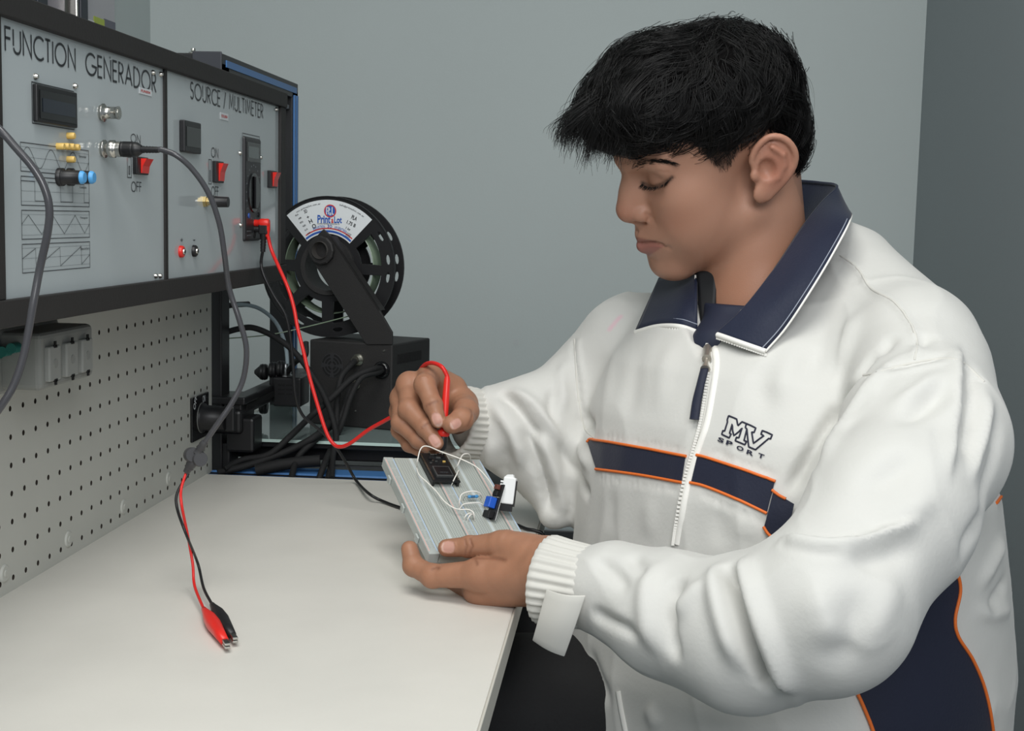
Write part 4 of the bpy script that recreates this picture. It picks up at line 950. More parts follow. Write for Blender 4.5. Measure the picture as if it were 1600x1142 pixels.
def inside(P2, poly):
    x, y = P2[:, 0], P2[:, 1]; r = np.zeros(len(P2), bool); n = len(poly)
    for i in range(n):
        (x0, y0), (x1, y1) = poly[i], poly[(i+1) % n]; c = (y0 > y) != (y1 > y); r ^= c & (x < (x1-x0)*(y-y0)/(y1-y0+1e-12)+x0)
    return r
def gauss(P, c, s): return np.exp(-((P-np.array(c))**2/np.array(s)**2).sum(1))
SK = np.array(rgb(174, 130, 108)[:3])
col = np.tile(SK, (len(hv), 1)); A_ = np.abs(hv)*[0, 1, 0]+hv*[1, 0, 1]
def tint(c, k):
    global col
    k = np.clip(k, 0, 1)[:, None]; col = col*(1-k)+np.array(rgb(*c)[:3])*k
tint((158, 98, 78), .45*gauss(hv, (.112, 0, -.018), (.014, .02, .014)))
tint((164, 104, 82), .35*gauss(A_, (.07, .045, -.025), (.025, .02, .018)))
tint((164, 96, 78), .5*gauss(A_, (-.02, .087, .0), (.022, .012, .035)))
PA = (h2w(A_)-CAMO)@CAMR; PA = np.stack([CX+F*PA[:, 0]/-PA[:, 2], CY-F*PA[:, 1]/-PA[:, 2]], 1)
def pt_tint(poly, c, k, soft=2.2):
    d, _ = pdist(np.c_[PA, np.zeros(len(PA))], np.c_[np.array(poly+[poly[0]], float), np.zeros(len(poly)+1)]); s_ = np.where(inside(PA, poly), 1, -1)*d; tint(c, k*np.clip(.5+s_/soft, 0, 1)*(hv[:, 0] > .072)*(A_[:, 1] < .036))
pt_tint([(985, 380), (1000, 380), (1015, 379), (1030, 380.5), (1038, 384), (1028, 391), (1014, 399.5), (1003, 401), (985, 398)], (150, 96, 88), .85)
pt_tint([(985, 380), (1000, 380), (1015, 379), (1030, 380.5), (1037, 383), (1024, 376), (1010, 373.5), (998, 371), (985, 371)], (136, 84, 74), .8)
dm, _ = pdist(A_, MOUTH); tint((70, 36, 32), .8*np.exp(-(dm/.0013)**2))
dk, _ = pdist(A_, LASH); tint((34, 24, 22), .95*np.exp(-(dk/.0020)**2))
tint((132, 90, 70), .5*gauss(A_, (.08, .030, .014), (.012, .014, .007)))
tint((128, 86, 68), .35*gauss(A_, (.08, .028, -.004), (.012, .014, .006)))
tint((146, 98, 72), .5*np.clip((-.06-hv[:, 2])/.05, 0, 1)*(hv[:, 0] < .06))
# shaved sideburn and nape, tinted as short hair
SIDE = [(.046, .060), (.044, .046), (.035, .030), (.026, .012), (.019, .006), (.013, .010), (.009, .020), (.000, .032), (-.02, .045), (-.05, .03), (-.056, .005), (-.052, -.030), (-.056, -.066), (-.12, -.07), (-.12, .14), (.046, .14)]
sd = inside(hv[:, [0, 2]], SIDE) & (np.abs(hv[:, 1]) > .035) & ~((np.abs(hv[:, 1]) > .0785) & (hv[:, 2] < .032))
tint((62, 50, 44), .75*sd*np.clip((hv[:, 2]+.0)/.03+.35, .25, 1))
tint((96, 60, 50), .9*gauss(hv, (.083, .040, -.022), (.0014, .0014, .0014)))
HEADV = h2w(hv); HEADQ = hq; HEADC = col
HBVH = BVHTree.FromPolygons(HEADV.tolist(), hq.tolist())
# ================================================================== person: hands
def make_hand(joints, palm, wrist, extra, lo_pad=.03, h=.00115):
    """joints: finger -> [(point, radius)...]; palm: cones; extra: further cones"""
    pts = [p for f in joints.values() for p, r in f]+[wrist[0], wrist[2]]; lo = np.min(pts, 0)-lo_pad; hi = np.max(pts, 0)+lo_pad
    def f(P):
        d = d_rc(P, wrist[0], wrist[2], wrist[1], wrist[3])
        for a, b, ra, rb in palm: d = smin(d, d_rc(P, a, b, ra, rb), .010)
        for a, b, ra, rb in extra: d = smin(d, d_rc(P, a, b, ra, rb), .008)
        for nm, fg_ in joints.items():
            g = None
            for i in range(len(fg_)-1):
                (a, ra), (b, rb) = fg_[i], fg_[i+1]; s = d_rc(P, a, b, ra, rb); g = s if g is None else smin(g, s, .0030)
            for i in range(1, len(fg_)-1): g = smin(g, d_sp(P, fg_[i][0], fg_[i][1]*1.02), .003)
            near = d_sp(P, fg_[0][0], .016)                      # blends only at its root
            k = .0012+.0075*np.clip(1-near/.012, 0, 1); h_ = np.clip(.5+.5*(g-d)/k, 0, 1); d = g*(1-h_)+d*h_-k*h_*(1-h_)
        return d
    V, Q = iso_mesh(f, lo, hi, h); return relax(V, Q, 1, .3), Q
def hp(px, py, t): return PY(px, py, t)
# right hand with the probe
RJ = {
 'index': [(hp(675, 588, 1.392), .0118), (hp(664, 601, 1.354), .0108), (hp(677, 633, 1.338), .0092), (hp(685, 657, 1.3305), .0078)],
 'middle': [(hp(640, 601, 1.392), .0118), (hp(639, 640, 1.358), .0106), (hp(665, 668, 1.342), .0092), (hp(682, 692, 1.334), .0078)],
 'ring': [(hp(629, 622, 1.400), .0112), (hp(627, 660, 1.366), .0100), (hp(654, 687, 1.352), .0086), (hp(677, 702, 1.346), .0074)],
 'little': [(hp(626, 643, 1.41), .0100), (hp(625, 672, 1.382), .0088), (hp(640, 694, 1.370), .0078), (hp(655, 703, 1.362), .0068)],
 'thumb': [(hp(722, 632, 1.402), .0150), (hp(728, 643, 1.362), .0128), (hp(722, 655, 1.340), .0112), (hp(706, 663, 1.3285), .0096)]}
wr = hp(716, 640, 1.432)
RW = (wr, .024, hp(765, 655, 1.48), .024)
rp_ = [(wr, RJ[k][0][0], .020, RJ[k][0][1]*1.1) for k in ('index', 'middle', 'ring', 'little')]
rv, rq = make_hand(RJ, rp_, RW, [(wr, RJ['thumb'][0][0], .02, .016), (RJ['index'][0][0], hp(706, 608, 1.410), .012, .016)])
# left hand under the board
LJ = {
 'index': [(hp(752, 897, 1.152), .0128), (hp(676, 900, 1.166), .0102), (hp(646, 884, 1.178), .0090), (hp(640, 858, 1.187), .0078)],
 'middle': [(hp(750, 922, 1.168), .0122), (hp(712, 916, 1.212), .0092), (hp(703, 909, 1.235), .0078), (hp(696, 903, 1.253), .0070)],
 'ring': [(hp(768, 927, 1.186), .0110), (hp(740, 918, 1.232), .0088), (hp(730, 910, 1.255), .0076), (hp(722, 903, 1.272), .0068)],
 'little': [(hp(790, 926, 1.198), .0100), (hp(768, 916, 1.240), .0080), (hp(758, 908, 1.258), .0070), (hp(752, 902, 1.270), .0062)],
 'thumb': [(hp(828, 866, 1.142), .0150), (hp(783, 851, 1.155), .0118), (hp(734, 854, 1.168), .0092), (hp(698, 856, 1.1745), .0080)]}
wl_ = hp(862, 892, 1.132)
LW = (wl_, .0265, hp(905, 905, 1.12), .025)
lp_ = [(wl_, LJ[k][0][0], .022, LJ[k][0][1]*1.12) for k in ('index', 'middle', 'ring', 'little')]
lv, lq = make_hand(LJ, lp_, LW, [(hp(855, 880, 1.136), hp(792, 850, 1.152), .0225, .0128), (hp(850, 915, 1.14), hp(765, 925, 1.165), .016, .012)])
def pix(V):
    C = (np.asarray(V)-CAMO)@CAMR; return np.stack([CX+F*C[:, 0]/-C[:, 2], CY-F*C[:, 1]/-C[:, 2]], 1)
def hand_finish(V, Q, nails, creases, warm):
    N = vnormals(V, Q); bv = BVHTree.FromPolygons(V.tolist(), Q.tolist())
    def hit(px, py):
        r = bv.ray_cast(Vector(CAMO), Vector(ray(px, py))); return np.array(r[0]) if r[0] else None
    for pl, w_, a in creases:
        q = [hit(*p) for p in pl]; q = [p for p in q if p is not None]
        if len(q) > 1: stroke(V, N, q, w_, a, .2)
    C = np.tile(np.array(rgb(160, 115, 90)[:3]), (len(V), 1)); C *= (1+.05*fbm(V, 60, 3))[:, None]
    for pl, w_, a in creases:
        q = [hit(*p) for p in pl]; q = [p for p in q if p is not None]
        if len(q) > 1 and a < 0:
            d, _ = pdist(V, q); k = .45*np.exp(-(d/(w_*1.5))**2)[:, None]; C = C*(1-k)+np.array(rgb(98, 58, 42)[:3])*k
    for (px, py, a, b, ang) in nails:
        c = hit(px, py)
        if c is None: continue
        e = hit(px+3*math.cos(ang), py+3*math.sin(ang)); n = N[np.argmin(((V-c)**2).sum(1))]
        if e is None: continue
        u = unit((e-c)-n*np.dot(e-c, n)); v = np.cross(n, u); q = V-c; x, y, z = q@u, q@v, q@n
        k = (np.abs(x/a)**2.6+np.abs(y/b)**2.6); m = (np.abs(z) < .006) & (N@n > -.1)
        ins = np.clip((1.12-k)/.25, 0, 1)*m; V += N*((-.0004*ins+.0005*np.exp(-((k-1.25)/.3)**2)*m))[:, None]
        C = C*(1-.9*ins[:, None])+np.array(rgb(196, 150, 136)[:3])*.9*ins[:, None]
        tip = ins*(x > a*.72); C = C*(1-.6*tip[:, None])+np.array(rgb(206, 178, 164)[:3])*.6*tip[:, None]
    return V, C
rv, rc_ = hand_finish(rv, rq, [(682.5, 655, .0070, .0048, 1.15), (679, 688, .0070, .0046, .95), (713, 662, .0060, .0045, 2.6)],
 [([(667, 634), (675, 630), (683, 627)], .0012, -.0009), ([(660, 668), (667, 663), (673, 660)], .0012, -.0008), ([(735, 640), (737, 652), (731, 664)], .0012, -.0006), ([(655, 592), (662, 589), (670, 590)], .0015, .0006)], 1)
lv, lc_ = hand_finish(lv, lq, [(700, 854.5, .0068, .0052, 3.14)],
 [([(727, 842), (729, 853), (727, 866)], .0010, -.0008), ([(735, 842), (738, 853), (733, 868)], .0010, -.0009), ([(741, 872), (765, 871), (790, 875)], .0014, -.0012), ([(676, 889), (681, 886), (686, 888)], .0012, -.0006), ([(743, 874), (746, 882)], .001, -.0005)], 1)
HAND_BV = BVHTree.FromPolygons(np.vstack([rv, lv]).tolist(), np.vstack([rq, lq+len(rv)]).tolist())
# ================================================================== person: jacket
def S_(px, py, t, rpx): return (PY(px, py, t), rpx*t/F)
TC = [  # z, forward offset, left offset, half depth, half width of the torso slices (about the torso axis)
 (.40, .012, .015, .200, .208), (.55, .012, .012, .212, .216), (.66, .008, .006, .206, .226), (.76, .004, -.005, .186, .228), (.84, .012, -.005, .172, .222),
 (.90, .018, -.012, .152, .206), (.95, .020, -.020, .128, .180), (.985, .020, -.026, .102, .145), (1.01, .018, -.032, .080, .105), (1.03, .015, -.036, .060, .075), (1.05, .01, -.036, .03, .04)]
TX = np.array([.168, 1.362]); tz = np.array(TC)
def torso_coords(P):
    q = P[:, :2]-TX; return q@FWD[:2], q@TOR[:2]
def chain(P, C, k, d=None):
    for i in range(len(C)-1):
        (a, ra), (b, rb) = C[i], C[i+1]; s = d_rc(P, a, b, ra, rb); d = s if d is None else smin(d, s, k)
    return d
YK = [S_(1322, 432, 1.39, 80), S_(1418, 552, 1.26, 104)]
YF = [S_(1082, 512, 1.475, 50), S_(992, 526, 1.50, 70)]
def f_torso(P):
    f_, l_ = torso_coords(P); z = P[:, 2]; cf = np.interp(z, tz[:, 0], tz[:, 1]); cl_ = np.interp(z, tz[:, 0], tz[:, 2]); rf = np.interp(z, tz[:, 0], tz[:, 3]); rl = np.interp(z, tz[:, 0], tz[:, 4])
    a, b = np.abs(f_-cf)/rf, np.abs(l_-cl_)/rl; k = (a**2.25+b**2.25)**(1/2.25); d = (k-1)*np.minimum(rf, rl)*.8
    d = np.maximum(np.maximum(d, (.40-z)*.9), (z-1.05)*.6)
    return smin(smin(d, chain(P, YK, .02), .05), chain(P, YF, .02), .05)
NS = [S_(1436, 582, 1.215, 110), S_(1442, 690, 1.135, 122), S_(1395, 800, 1.06, 122), S_(1292, 950, 1.0, 127), S_(1165, 990, 1.03, 117), S_(1045, 958, 1.075, 94), S_(960, 922, 1.105, 70), S_(925, 918, 1.115, 60)]
FS = [S_(985, 560, 1.49, 90), S_(940, 640, 1.50, 86), S_(905, 725, 1.49, 76), S_(845, 690, 1.455, 72), S_(800, 674, 1.455, 62), S_(752, 664, 1.452, 50)]
FX = [S_(915, 600, 1.49, 62), S_(830, 650, 1.45, 50), S_(790, 660, 1.45, 48)]
FL = [S_(868, 755, 1.44, 48), S_(866, 803, 1.425, 26)]
NAX = unit(h2w((-.026, 0, -.005))-NB)
def f_jacket(P):
    d = f_torso(P)
    d = smax(d, -d_rc(P, NB-NAX*.05, NB+NAX*.12, .062, .072), .012)               # neck opening
    d = smax(d, -d_rc(P, PY(1104, 553, 1.275), PY(1108, 430, 1.30), .006, .058), .006); d = smax(d, -d_rc(P, PY(1101, 528, 1.30), PY(1098, 465, 1.32), .012, .03), .004)
    fsl = chain(P, FS, .02); fsl = chain(P, FX, .03, fsl); fsl = smin(fsl, chain(P, FL, .02), .03)
    d = smin(d, fsl, .016)
    nsl = chain(P, NS, .022)
    zz = np.clip((P[:, 2]-.985)/.07, 0, 1)
    k = .010+.05*zz; h_ = np.clip(.5+.5*(nsl-d)/k, 0, 1)
    return nsl*(1-h_)+d*h_-k*h_*(1-h_)
jv, jq = iso_mesh(f_jacket, (-.26, .84, .385), (.42, 1.66, 1.095), .0034)
jv = relax(jv, jq, 2, .4); jn = vnormals(jv, jq)
JB0 = BVHTree.FromPolygons(jv.tolist(), jq.tolist())
tv, tq = iso_mesh(f_torso, (-.15, 1.0, .385), (.45, 1.7, 1.095), .008); TB0 = BVHTree.FromPolygons(tv.tolist(), tq.tolist())
def jhit(px, py, bv=None):
    r = (bv or JB0).ray_cast(Vector(CAMO), Vector(ray(px, py))); return np.array(r[0]) if r[0] is not None else None
def jline(pl, bv=None, sub=6):
    P = catmull(np.array(pl, float), np.zeros(len(pl)), sub)[0] if len(pl) > 2 else np.linspace(pl[0], pl[-1], 8)
    q = [jhit(x, y, bv) for x, y in P]; q = [p for p in q if p is not None]
    out = q[:1]
    for p in q[1:]:
        if np.linalg.norm(p-out[-1]) < .06: out.append(p)
    out = np.array(out)
    if len(out) > 4:
        for _ in range(4): out[1:-1] = out[1:-1]*.5+.25*(out[:-2]+out[2:])
    return out
# folds: (pixel polyline, width mm, height mm, profile, taper)
FOLDS = [
 # near sleeve, upper arm
 ([(1376, 540), (1336, 592), (1298, 654), (1263, 716), (1225, 780)], 7, -7, 'g', .15),
 ([(1395, 560), (1352, 615), (1312, 680), (1275, 745)], 10, 5, 'g', .3),
 ([(1490, 600), (1440, 640), (1394, 668)], 9, -4, 'g', .4), ([(1480, 575), (1430, 612), (1380, 640)], 9, 3, 'g', .4),
 ([(1498, 530), (1497, 611), (1490, 690), (1478, 770)], 5, 5, 'e', .25), ([(1518, 560), (1520, 640), (1508, 730)], 8, -6, 'g', .3),
 ([(1548, 610), (1535, 680), (1515, 760)], 7, 4, 'g', .3), ([(1560, 640), (1552, 720), (1530, 800)], 8, -3, 'g', .3),
 ([(1440, 700), (1395, 740), (1330, 775)], 14, -3.5, 'g', .4), ([(1470, 760), (1420, 800), (1360, 822)], 12, 3, 'g', .4),
 # crook of the elbow
 ([(1216, 838), (1250, 846), (1290, 853), (1340, 846), (1390, 826), (1440, 800)], 5, 6, 'e', .2),
 ([(1222, 846), (1252, 856), (1285, 862), (1320, 860)], 6, -8, 'g', .2),
 ([(1300, 880), (1370, 870), (1440, 835)], 14, -4, 'g', .4),
 # forearm
 ([(1136, 880), (1148, 925), (1170, 1000), (1196, 1060), (1218, 1086)], 6, -10, 'g', .15),
 ([(1160, 868), (1178, 930), (1205, 1005), (1226, 1060), (1228, 1086)], 9, 7, 'g', .2),
 ([(1118, 875), (1120, 930), (1140, 1000), (1165, 1060)], 10, 6, 'g', .3),
 ([(1106, 900), (1080, 935), (1050, 965)], 10, 4.5, 'g', .35), ([(1070, 895), (1048, 935), (1044, 985), (1060, 1040)], 8, -7, 'g', .25),
 ([(1030, 870), (1010, 910), (1012, 970), (1030, 1030)], 10, 4, 'g', .3), ([(985, 862), (1000, 890), (1020, 910)], 7, -3, 'g', .3),
 ([(918, 955), (950, 968), (985, 985), (1005, 1000)], 6, -5, 'g', .25),
 ([(925, 870), (960, 895), (985, 930)], 7, -3, 'g', .3),
 ([(1250, 900), (1290, 960), (1300, 1030)], 18, 4, 'g', .4), ([(1330, 905), (1330, 980), (1300, 1060)], 16, -4, 'g', .4), ([(1400, 880), (1380, 950), (1330, 1030)], 14, 3, 'g', .4),
 # far sleeve
 ([(778, 612), (800, 628), (820, 655), (848, 690)], 6, -7, 'g', .2), ([(790, 606), (830, 628), (862, 668), (880, 700)], 8, 5, 'g', .3), ([(762, 622), (785, 650), (808, 688), (815, 740)], 8, 5, 'g', .3),
 ([(814, 660), (834, 706), (852, 762), (858, 805)], 6, -8, 'g', .2), ([(836, 668), (862, 722), (878, 775), (880, 815)], 7, 5, 'g', .25),
 ([(872, 686), (890, 728), (924, 776)], 6, -6, 'g', .2), ([(885, 660), (905, 700), (926, 735)], 9, 4, 'g', .3), ([(868, 600), (860, 645), (868, 680)], 7, -4, 'g', .3), ([(882, 560), (878, 610), (884, 650)], 8, 3, 'g', .3),
 ([(905, 640), (918, 660), (930, 676)], 8, -7, 'g', .25), ([(800, 690), (790, 740), (800, 790)], 9, -4, 'g', .35), ([(770, 680), (765, 720), (775, 760)], 8, 3, 'g', .35),
 # chest
 ([(1050, 520), (1040, 570), (1030, 660)], 16, 1.6, 'g', .35), ([(1000, 530), (990, 600), (985, 675)], 16, -1.6, 'g', .4), ([(960, 540), (950, 610), (945, 670)], 13, 1.5, 'g', .4),
 ([(1185, 560), (1192, 610), (1225, 660)], 16, -2.2, 'g', .4), ([(1250, 520), (1225, 590), (1205, 670)], 14, 2, 'g', .4), ([(1290, 470), (1280, 540), (1250, 620)], 13, -2.4, 'g', .4),
 ([(962, 762), (955, 810), (958, 870)], 12, -1.2, 'g', .4), ([(1010, 770), (1014, 800), (1012, 860)], 13, 1.2, 'g', .4), ([(1120, 785), (1125, 820), (1122, 870)], 12, -1.2, 'g', .4), ([(1165, 800), (1168, 830), (1165, 870)], 12, 1.4, 'g', .4),
 # shoulder seams
 ([(1313, 399), (1340, 419), (1360, 450), (1394, 469), (1417, 496), (1433, 530), (1429, 565)], 3.5, 1.8, 'g', .05), ([(1344, 588), (1425, 567), (1494, 561), (1541, 600)], 3.5, -2.4, 'g', .05), ([(1350, 598), (1425, 577), (1490, 571), (1535, 608)], 3.5, 1.6, 'g', .05),
 ([(1340, 480), (1325, 540), (1310, 590)], 12, 3, 'g', .4), ([(1400, 520), (1370, 560)], 8, -3, 'g', .4), ([(1455, 520), (1430, 545)], 9, -3, 'g', .4),
 ([(897, 528), (903, 613), (913, 667), (930, 684)], 3.2, -2.2, 'g', .05), ([(905, 528), (911, 613), (921, 664)], 3.2, 1.4, 'g', .05),
 # back panel
 ([(1540, 800), (1510, 850), (1500, 885)], 9, -4, 'g', .35), ([(1572, 830), (1550, 880), (1525, 930)], 9, 4, 'g', .35), ([(1590, 870), (1560, 930), (1540, 960)], 8, -4, 'g', .35), ([(1580, 950), (1550, 960), (1515, 950)], 8, 3, 'g', .35),
 ([(915, 1010), (935, 1060), (960, 1110)], 9, -3, 'g', .3), ([(1010, 1100), (1030, 1142)], 9, 3, 'g', .3),
]
LINES = [(jline(p), w_*.85/1000, a*1.55/1000, pr_, tp) for p, w_, a, pr_, tp in FOLDS]
for q, w_, a, pr_, tp in LINES:
    if len(q) > 1: stroke(jv, jn, q, w_, a, tp, pr_)
jv = relax(jv, jq, 1, .45)
jn = vnormals(jv, jq)
# gathers along the stripe seams
rg = np.random.default_rng(3)
for (x0, y0, x1, y1, dx, dy) in [(935, 684, 1066, 708, 0, -12), (940, 739, 1060, 760, 0, 16), (1112, 712, 1210, 748, 3, -16), (1100, 766, 1195, 808, -3, 18)]:
    for t in np.linspace(0, 1, 19):
        x, y = x0+(x1-x0)*t+rg.uniform(-2, 2), y0+(y1-y0)*t; L_ = rg.uniform(.6, 1.2); q = jline([(x, y), (x+dx*L_, y+dy*L_)])
        if len(q) > 1: stroke(jv, jn, q, .0024, -.0012*rg.uniform(.5, 1), .3)
jv += jn*(.0007*fbm(jv, 9, 5, 3)+.0016*(np.clip(1-np.abs(fbm(jv*[1, 1, .6], 6.5, 15, 2))*1.6, 0, 1)**3)-.0004)[:, None]
jn = vnormals(jv, jq)
JB = BVHTree.FromPolygons(jv.tolist(), jq.tolist())
def jpn(px, py, off, bv=None):
    r = (bv or JB).ray_cast(Vector(CAMO), Vector(ray(px, py)))
    if r[0] is None: return None
    n = np.array(r[1]); n = n if np.dot(n, ray(px, py)) < 0 else -n
    return np.array(r[0])+n*off
def patch(name, top, bot, m, par, nv=10, sub=8, off=.0010, bv=None, thick=0):
    A = catmull(np.array(top, float), np.zeros(len(top)), sub)[0]; B = catmull(np.array(bot, float), np.zeros(len(bot)), sub)[0]; nu = len(A); V = []; ok = []
    for i in range(nu):
        for j in range(nv+1):
            x, y = A[i]+(B[i]-A[i])*j/nv; p = jpn(x, y, off, bv); ok.append(p is not None); V.append(p if p is not None else np.zeros(3))
    Q = [(i*(nv+1)+j, (i+1)*(nv+1)+j, (i+1)*(nv+1)+j+1, i*(nv+1)+j+1) for i in range(nu-1) for j in range(nv)]
    V = np.array(V); Q = [q for q in Q if all(ok[k] for k in q) and max(np.linalg.norm(V[q[0]]-V[k]) for k in q) < .05]
    return mesh_obj(name, V, Q, m, par)
def jtube(name, pl, r, m, par, off=.0008, bv=None, n=8, sub=8, flat=1.0, mb=None):
    P = catmull(np.array(pl, float), np.zeros(len(pl)), sub)[0] if len(pl) > 2 else np.linspace(pl[0], pl[-1], 10)
    q = [jpn(x, y, off, bv) for x, y in P]; q = [p for p in q if p is not None]
    k = mb or MB(); k.tube(q, r, n, smoothcurve=False)
    return None if mb else k.build(name, m, par)
# ================================================================== person: assembly
pe_ = thing('person', 'young person with black wavy hair in a white jacket, probing a breadboard', 'person', (TX[0], TX[1], .50))
skinm = mat('skin', rgb(168, 125, 103), .46, attr='Col', bump=.10, scale=900, spec=.42, sss=.12)
def f_core(P):
    """the clothed remainder of the body: trunk and arms between the visible parts"""
    d = d_rc(P, NB+np.array([0, .0, -.06]), np.array([TX[0], TX[1], .82]), .05, .12); d = smin(d, d_rc(P, np.array([TX[0], TX[1], .80]), np.array([TX[0]+.02, TX[1]+.01, .56]), .13, .13), .05)
    sl, sr_ = NS[0][0], FS[0][0]; el, er = NS[3][0], FS[2][0]
    for a, b, c in ((sl, el, LW[2]), (sr_, er, RW[2])):
        d = smin(d, d_rc(P, NB+[0, 0, -.10], a, .05, .045), .03); d = smin(d, d_rc(P, a, b, .042, .036), .02); d = smin(d, d_rc(P, b, c, .036, .022), .02)
    return d
cv, cq = iso_mesh(f_core, (-.22, .9, .36), (.36, 1.6, 1.06), .008)
BV = np.vstack([HEADV, rv, lv, cv]); BQ = np.vstack([HEADQ, rq+len(HEADV), lq+len(HEADV)+len(rv), cq+len(HEADV)+len(rv)+len(lv)])
BC = np.vstack([HEADC, rc_, lc_, np.tile(SK, (len(cv), 1))])
body = mesh_obj('body', BV, BQ, skinm, pe_, BC)
clothm = mat('jacket_cloth', rgb(232, 230, 222), .62, bump=.10, scale=260, var=.012, vscale=14, sheen=.15, spec=.3, attr='Col')
JC = np.tile(np.array(rgb(207, 206, 201)[:3]), (len(jv), 1))
sl_ = jline([(969, 495), (961, 504), (953, 514)], JB); d_, _ = pdist(jv, sl_); k_ = .75*np.clip(1.4-d_/.0032, 0, 1)[:, None]; JC = JC*(1-k_)+np.array(rgb(222, 184, 194)[:3])*k_
jacket = mesh_obj('jacket', jv, jq, clothm, pe_, JC)
navym = mat('navy_cloth', rgb(30, 34, 52), .6, bump=.12, scale=400, sheen=.1, spec=.35)
navyc = mat('navy_collar', rgb(21, 29, 52), .6, bump=.12, scale=400, sheen=.1, spec=.4)
orangem = mat('orange_piping', rgb(226, 112, 44), .55)
whitec = mat('white_trim', rgb(236, 234, 228), .6)
stitch = mat('pale_stitch', rgb(150, 156, 170), .6)
inkn = mat('navy_thread', rgb(34, 36, 54), .7)
clothm2 = mat('cuff_cloth', rgb(207, 205, 198), .65, sheen=.15, spec=.3)
# chest stripe, piping
st1 = patch('chest_stripe', [(919, 690), (935, 690), (1000, 700), (1072, 714)], [(932, 731), (945, 733), (1005, 742), (1066, 752)], navym, jacket); st1['label'] = 'navy chest stripe'
patch('chest_stripe', [(1090, 714), (1106, 718), (1160, 734), (1211, 753)], [(1081, 752), (1104, 759), (1150, 778), (1199, 800)], navym, jacket)
patch('chest_stripe', [(1210, 768), (1222, 776), (1242, 788)], [(1196, 822), (1206, 836), (1228, 852)], navym, jacket, bv=TB0, off=.0034)
for pl in [[(919, 690), (930, 687.5), (1000, 699), (1073, 713)], [(932, 733), (1000, 742), (1066, 754)], [(1089, 711), (1105, 715), (1160, 733), (1212, 752)], [(1079, 754), (1103, 760), (1150, 779), (1199, 802)], [(1208, 766), (1218, 774), (1229, 780)], [(1195, 822), (1203, 834), (1217, 845)]]:
    jtube('piping', pl, .0014, orangem, jacket, .0036 if pl[0][0] in (1208, 1195) else .0012, bv=TB0 if pl[0][0] in (1208, 1195) else None)
for pl in ([(1313, 399), (1340, 419), (1360, 450), (1394, 469), (1417, 496), (1433, 530), (1429, 562)], [(1350, 587), (1425, 567), (1494, 561), (1538, 596)], [(897, 530), (903, 613), (913, 667), (928, 684)]): jtube('seam', pl, .0013, clothm2, jacket, -.0007)
# zipper
ZP = [(1116, 540), (1119, 570), (1112, 620), (1103, 665), (1089, 705), (1075, 752), (1063, 815), (1057, 850)]
jtube('zip_placket', ZP, .0042, whitec, jacket, -.0022, sub=8, n=10)
ZT = [(1105, 552), (1107, 580), (1101, 625), (1094, 665), (1083, 706), (1069, 754), (1058, 815), (1053, 850)]
P_ = catmull(np.array(ZT, float), np.zeros(len(ZT)), 10)[0]; zm = MB()
for i, (x, y) in enumerate(P_):
    p = jpn(x, y, .0014)
    if p is not None: zm.box(p-[.0014, .0014, .0010], p+[.0014, .0014, .0010])
tag(zm.build('zip_teeth', whitec, jacket), kind='stuff')
zs = MB(); a, b = jpn(1105, 546, .004), jpn(1107, 566, .005); zs.lathe(a, b, [(0, .0025), (.2, .0042), (.7, .0038), (1, .0045)], 10); c = jpn(1106, 582, .006); zs.lathe(b, c, [(0, .0018), (.5, .0024), (1, .0048)], 10); zs.build('zip_slider', mat('zip_metal', rgb(188, 182, 172), .38, .8), jacket)
pt_ = [jpn(x, y, o) for x, y, o in [(1105, 581, .006), (1101, 606, .008), (1096, 632, .008), (1091, 659, .007)]]; zt_ = MB(); zt_.tube(pt_, [.0040, .0040, .0044, .0046], 8, flat=.35); zt_.build('zip_pull', navym, jacket)
zb_ = [(966, 1080), (971, 1110), (978, 1145), (985, 1180)]; jtube('zip_placket', zb_, .0035, whitec, jacket, -.001)
# side panel on the torso behind the near sleeve
RL = [(1478, 840), (1491, 889), (1497, 922), (1489, 965), (1494, 994), (1517, 1031), (1536, 1079), (1548, 1142), (1552, 1220), (1553, 1300)]
LL = [(1290, 800), (1280, 850), (1275, 900), (1280, 950), (1295, 1000), (1315, 1040), (1337, 1079), (1363, 1142), (1385, 1220), (1400, 1300)]
sp_ = patch('side_panel', LL, RL, navym, jacket, nv=22, sub=4, off=.0022, bv=TB0); sp_['label'] = 'navy side panel'
jtube('piping', RL, .0016, orangem, jacket, .0026, bv=TB0); jtube('piping', LL[3:], .0016, orangem, jacket, .0026, bv=TB0)
jtube('piping', [(1556, 786), (1564, 775), (1572, 764)], .0014, orangem, jacket, .001)
# embroidered logo
def zl(p): return (1100+p[0]/9.514, 620+p[1]/9.514)
Mo = [(370, 282), (430, 306), (488, 332), (500, 400), (508, 428), (568, 372), (632, 398), (618, 455), (640, 480), (598, 650), (635, 662), (612, 712), (540, 682), (468, 652), (485, 602), (520, 612), (568, 465), (520, 520), (447, 578), (428, 500), (424, 405), (385, 540), (408, 555), (380, 610), (325, 585), (268, 556), (285, 503), (310, 510), (352, 378), (350, 340)]
Vo = [(632, 398), (700, 428), (772, 465), (745, 532), (712, 524), (725, 610), (738, 692), (820, 630), (892, 580), (850, 555), (868, 503), (940, 530), (1016, 566), (990, 628), (965, 620), (870, 700), (768, 785), (720, 765), (668, 742), (655, 640), (640, 480), (618, 455)]
lg = MB()
for poly in (Mo, Vo):
    pts = [zl(p) for p in poly]+[zl(poly[0])]; q = []
    for i in range(len(pts)-1):
        for t in np.linspace(0, 1, 5)[:-1]: q.append(jpn(pts[i][0]+(pts[i+1][0]-pts[i][0])*t, pts[i][1]+(pts[i+1][1]-pts[i][1])*t, .0004))
    q.append(q[0]); lg.tube(q, .00078, 6, smoothcurve=False)
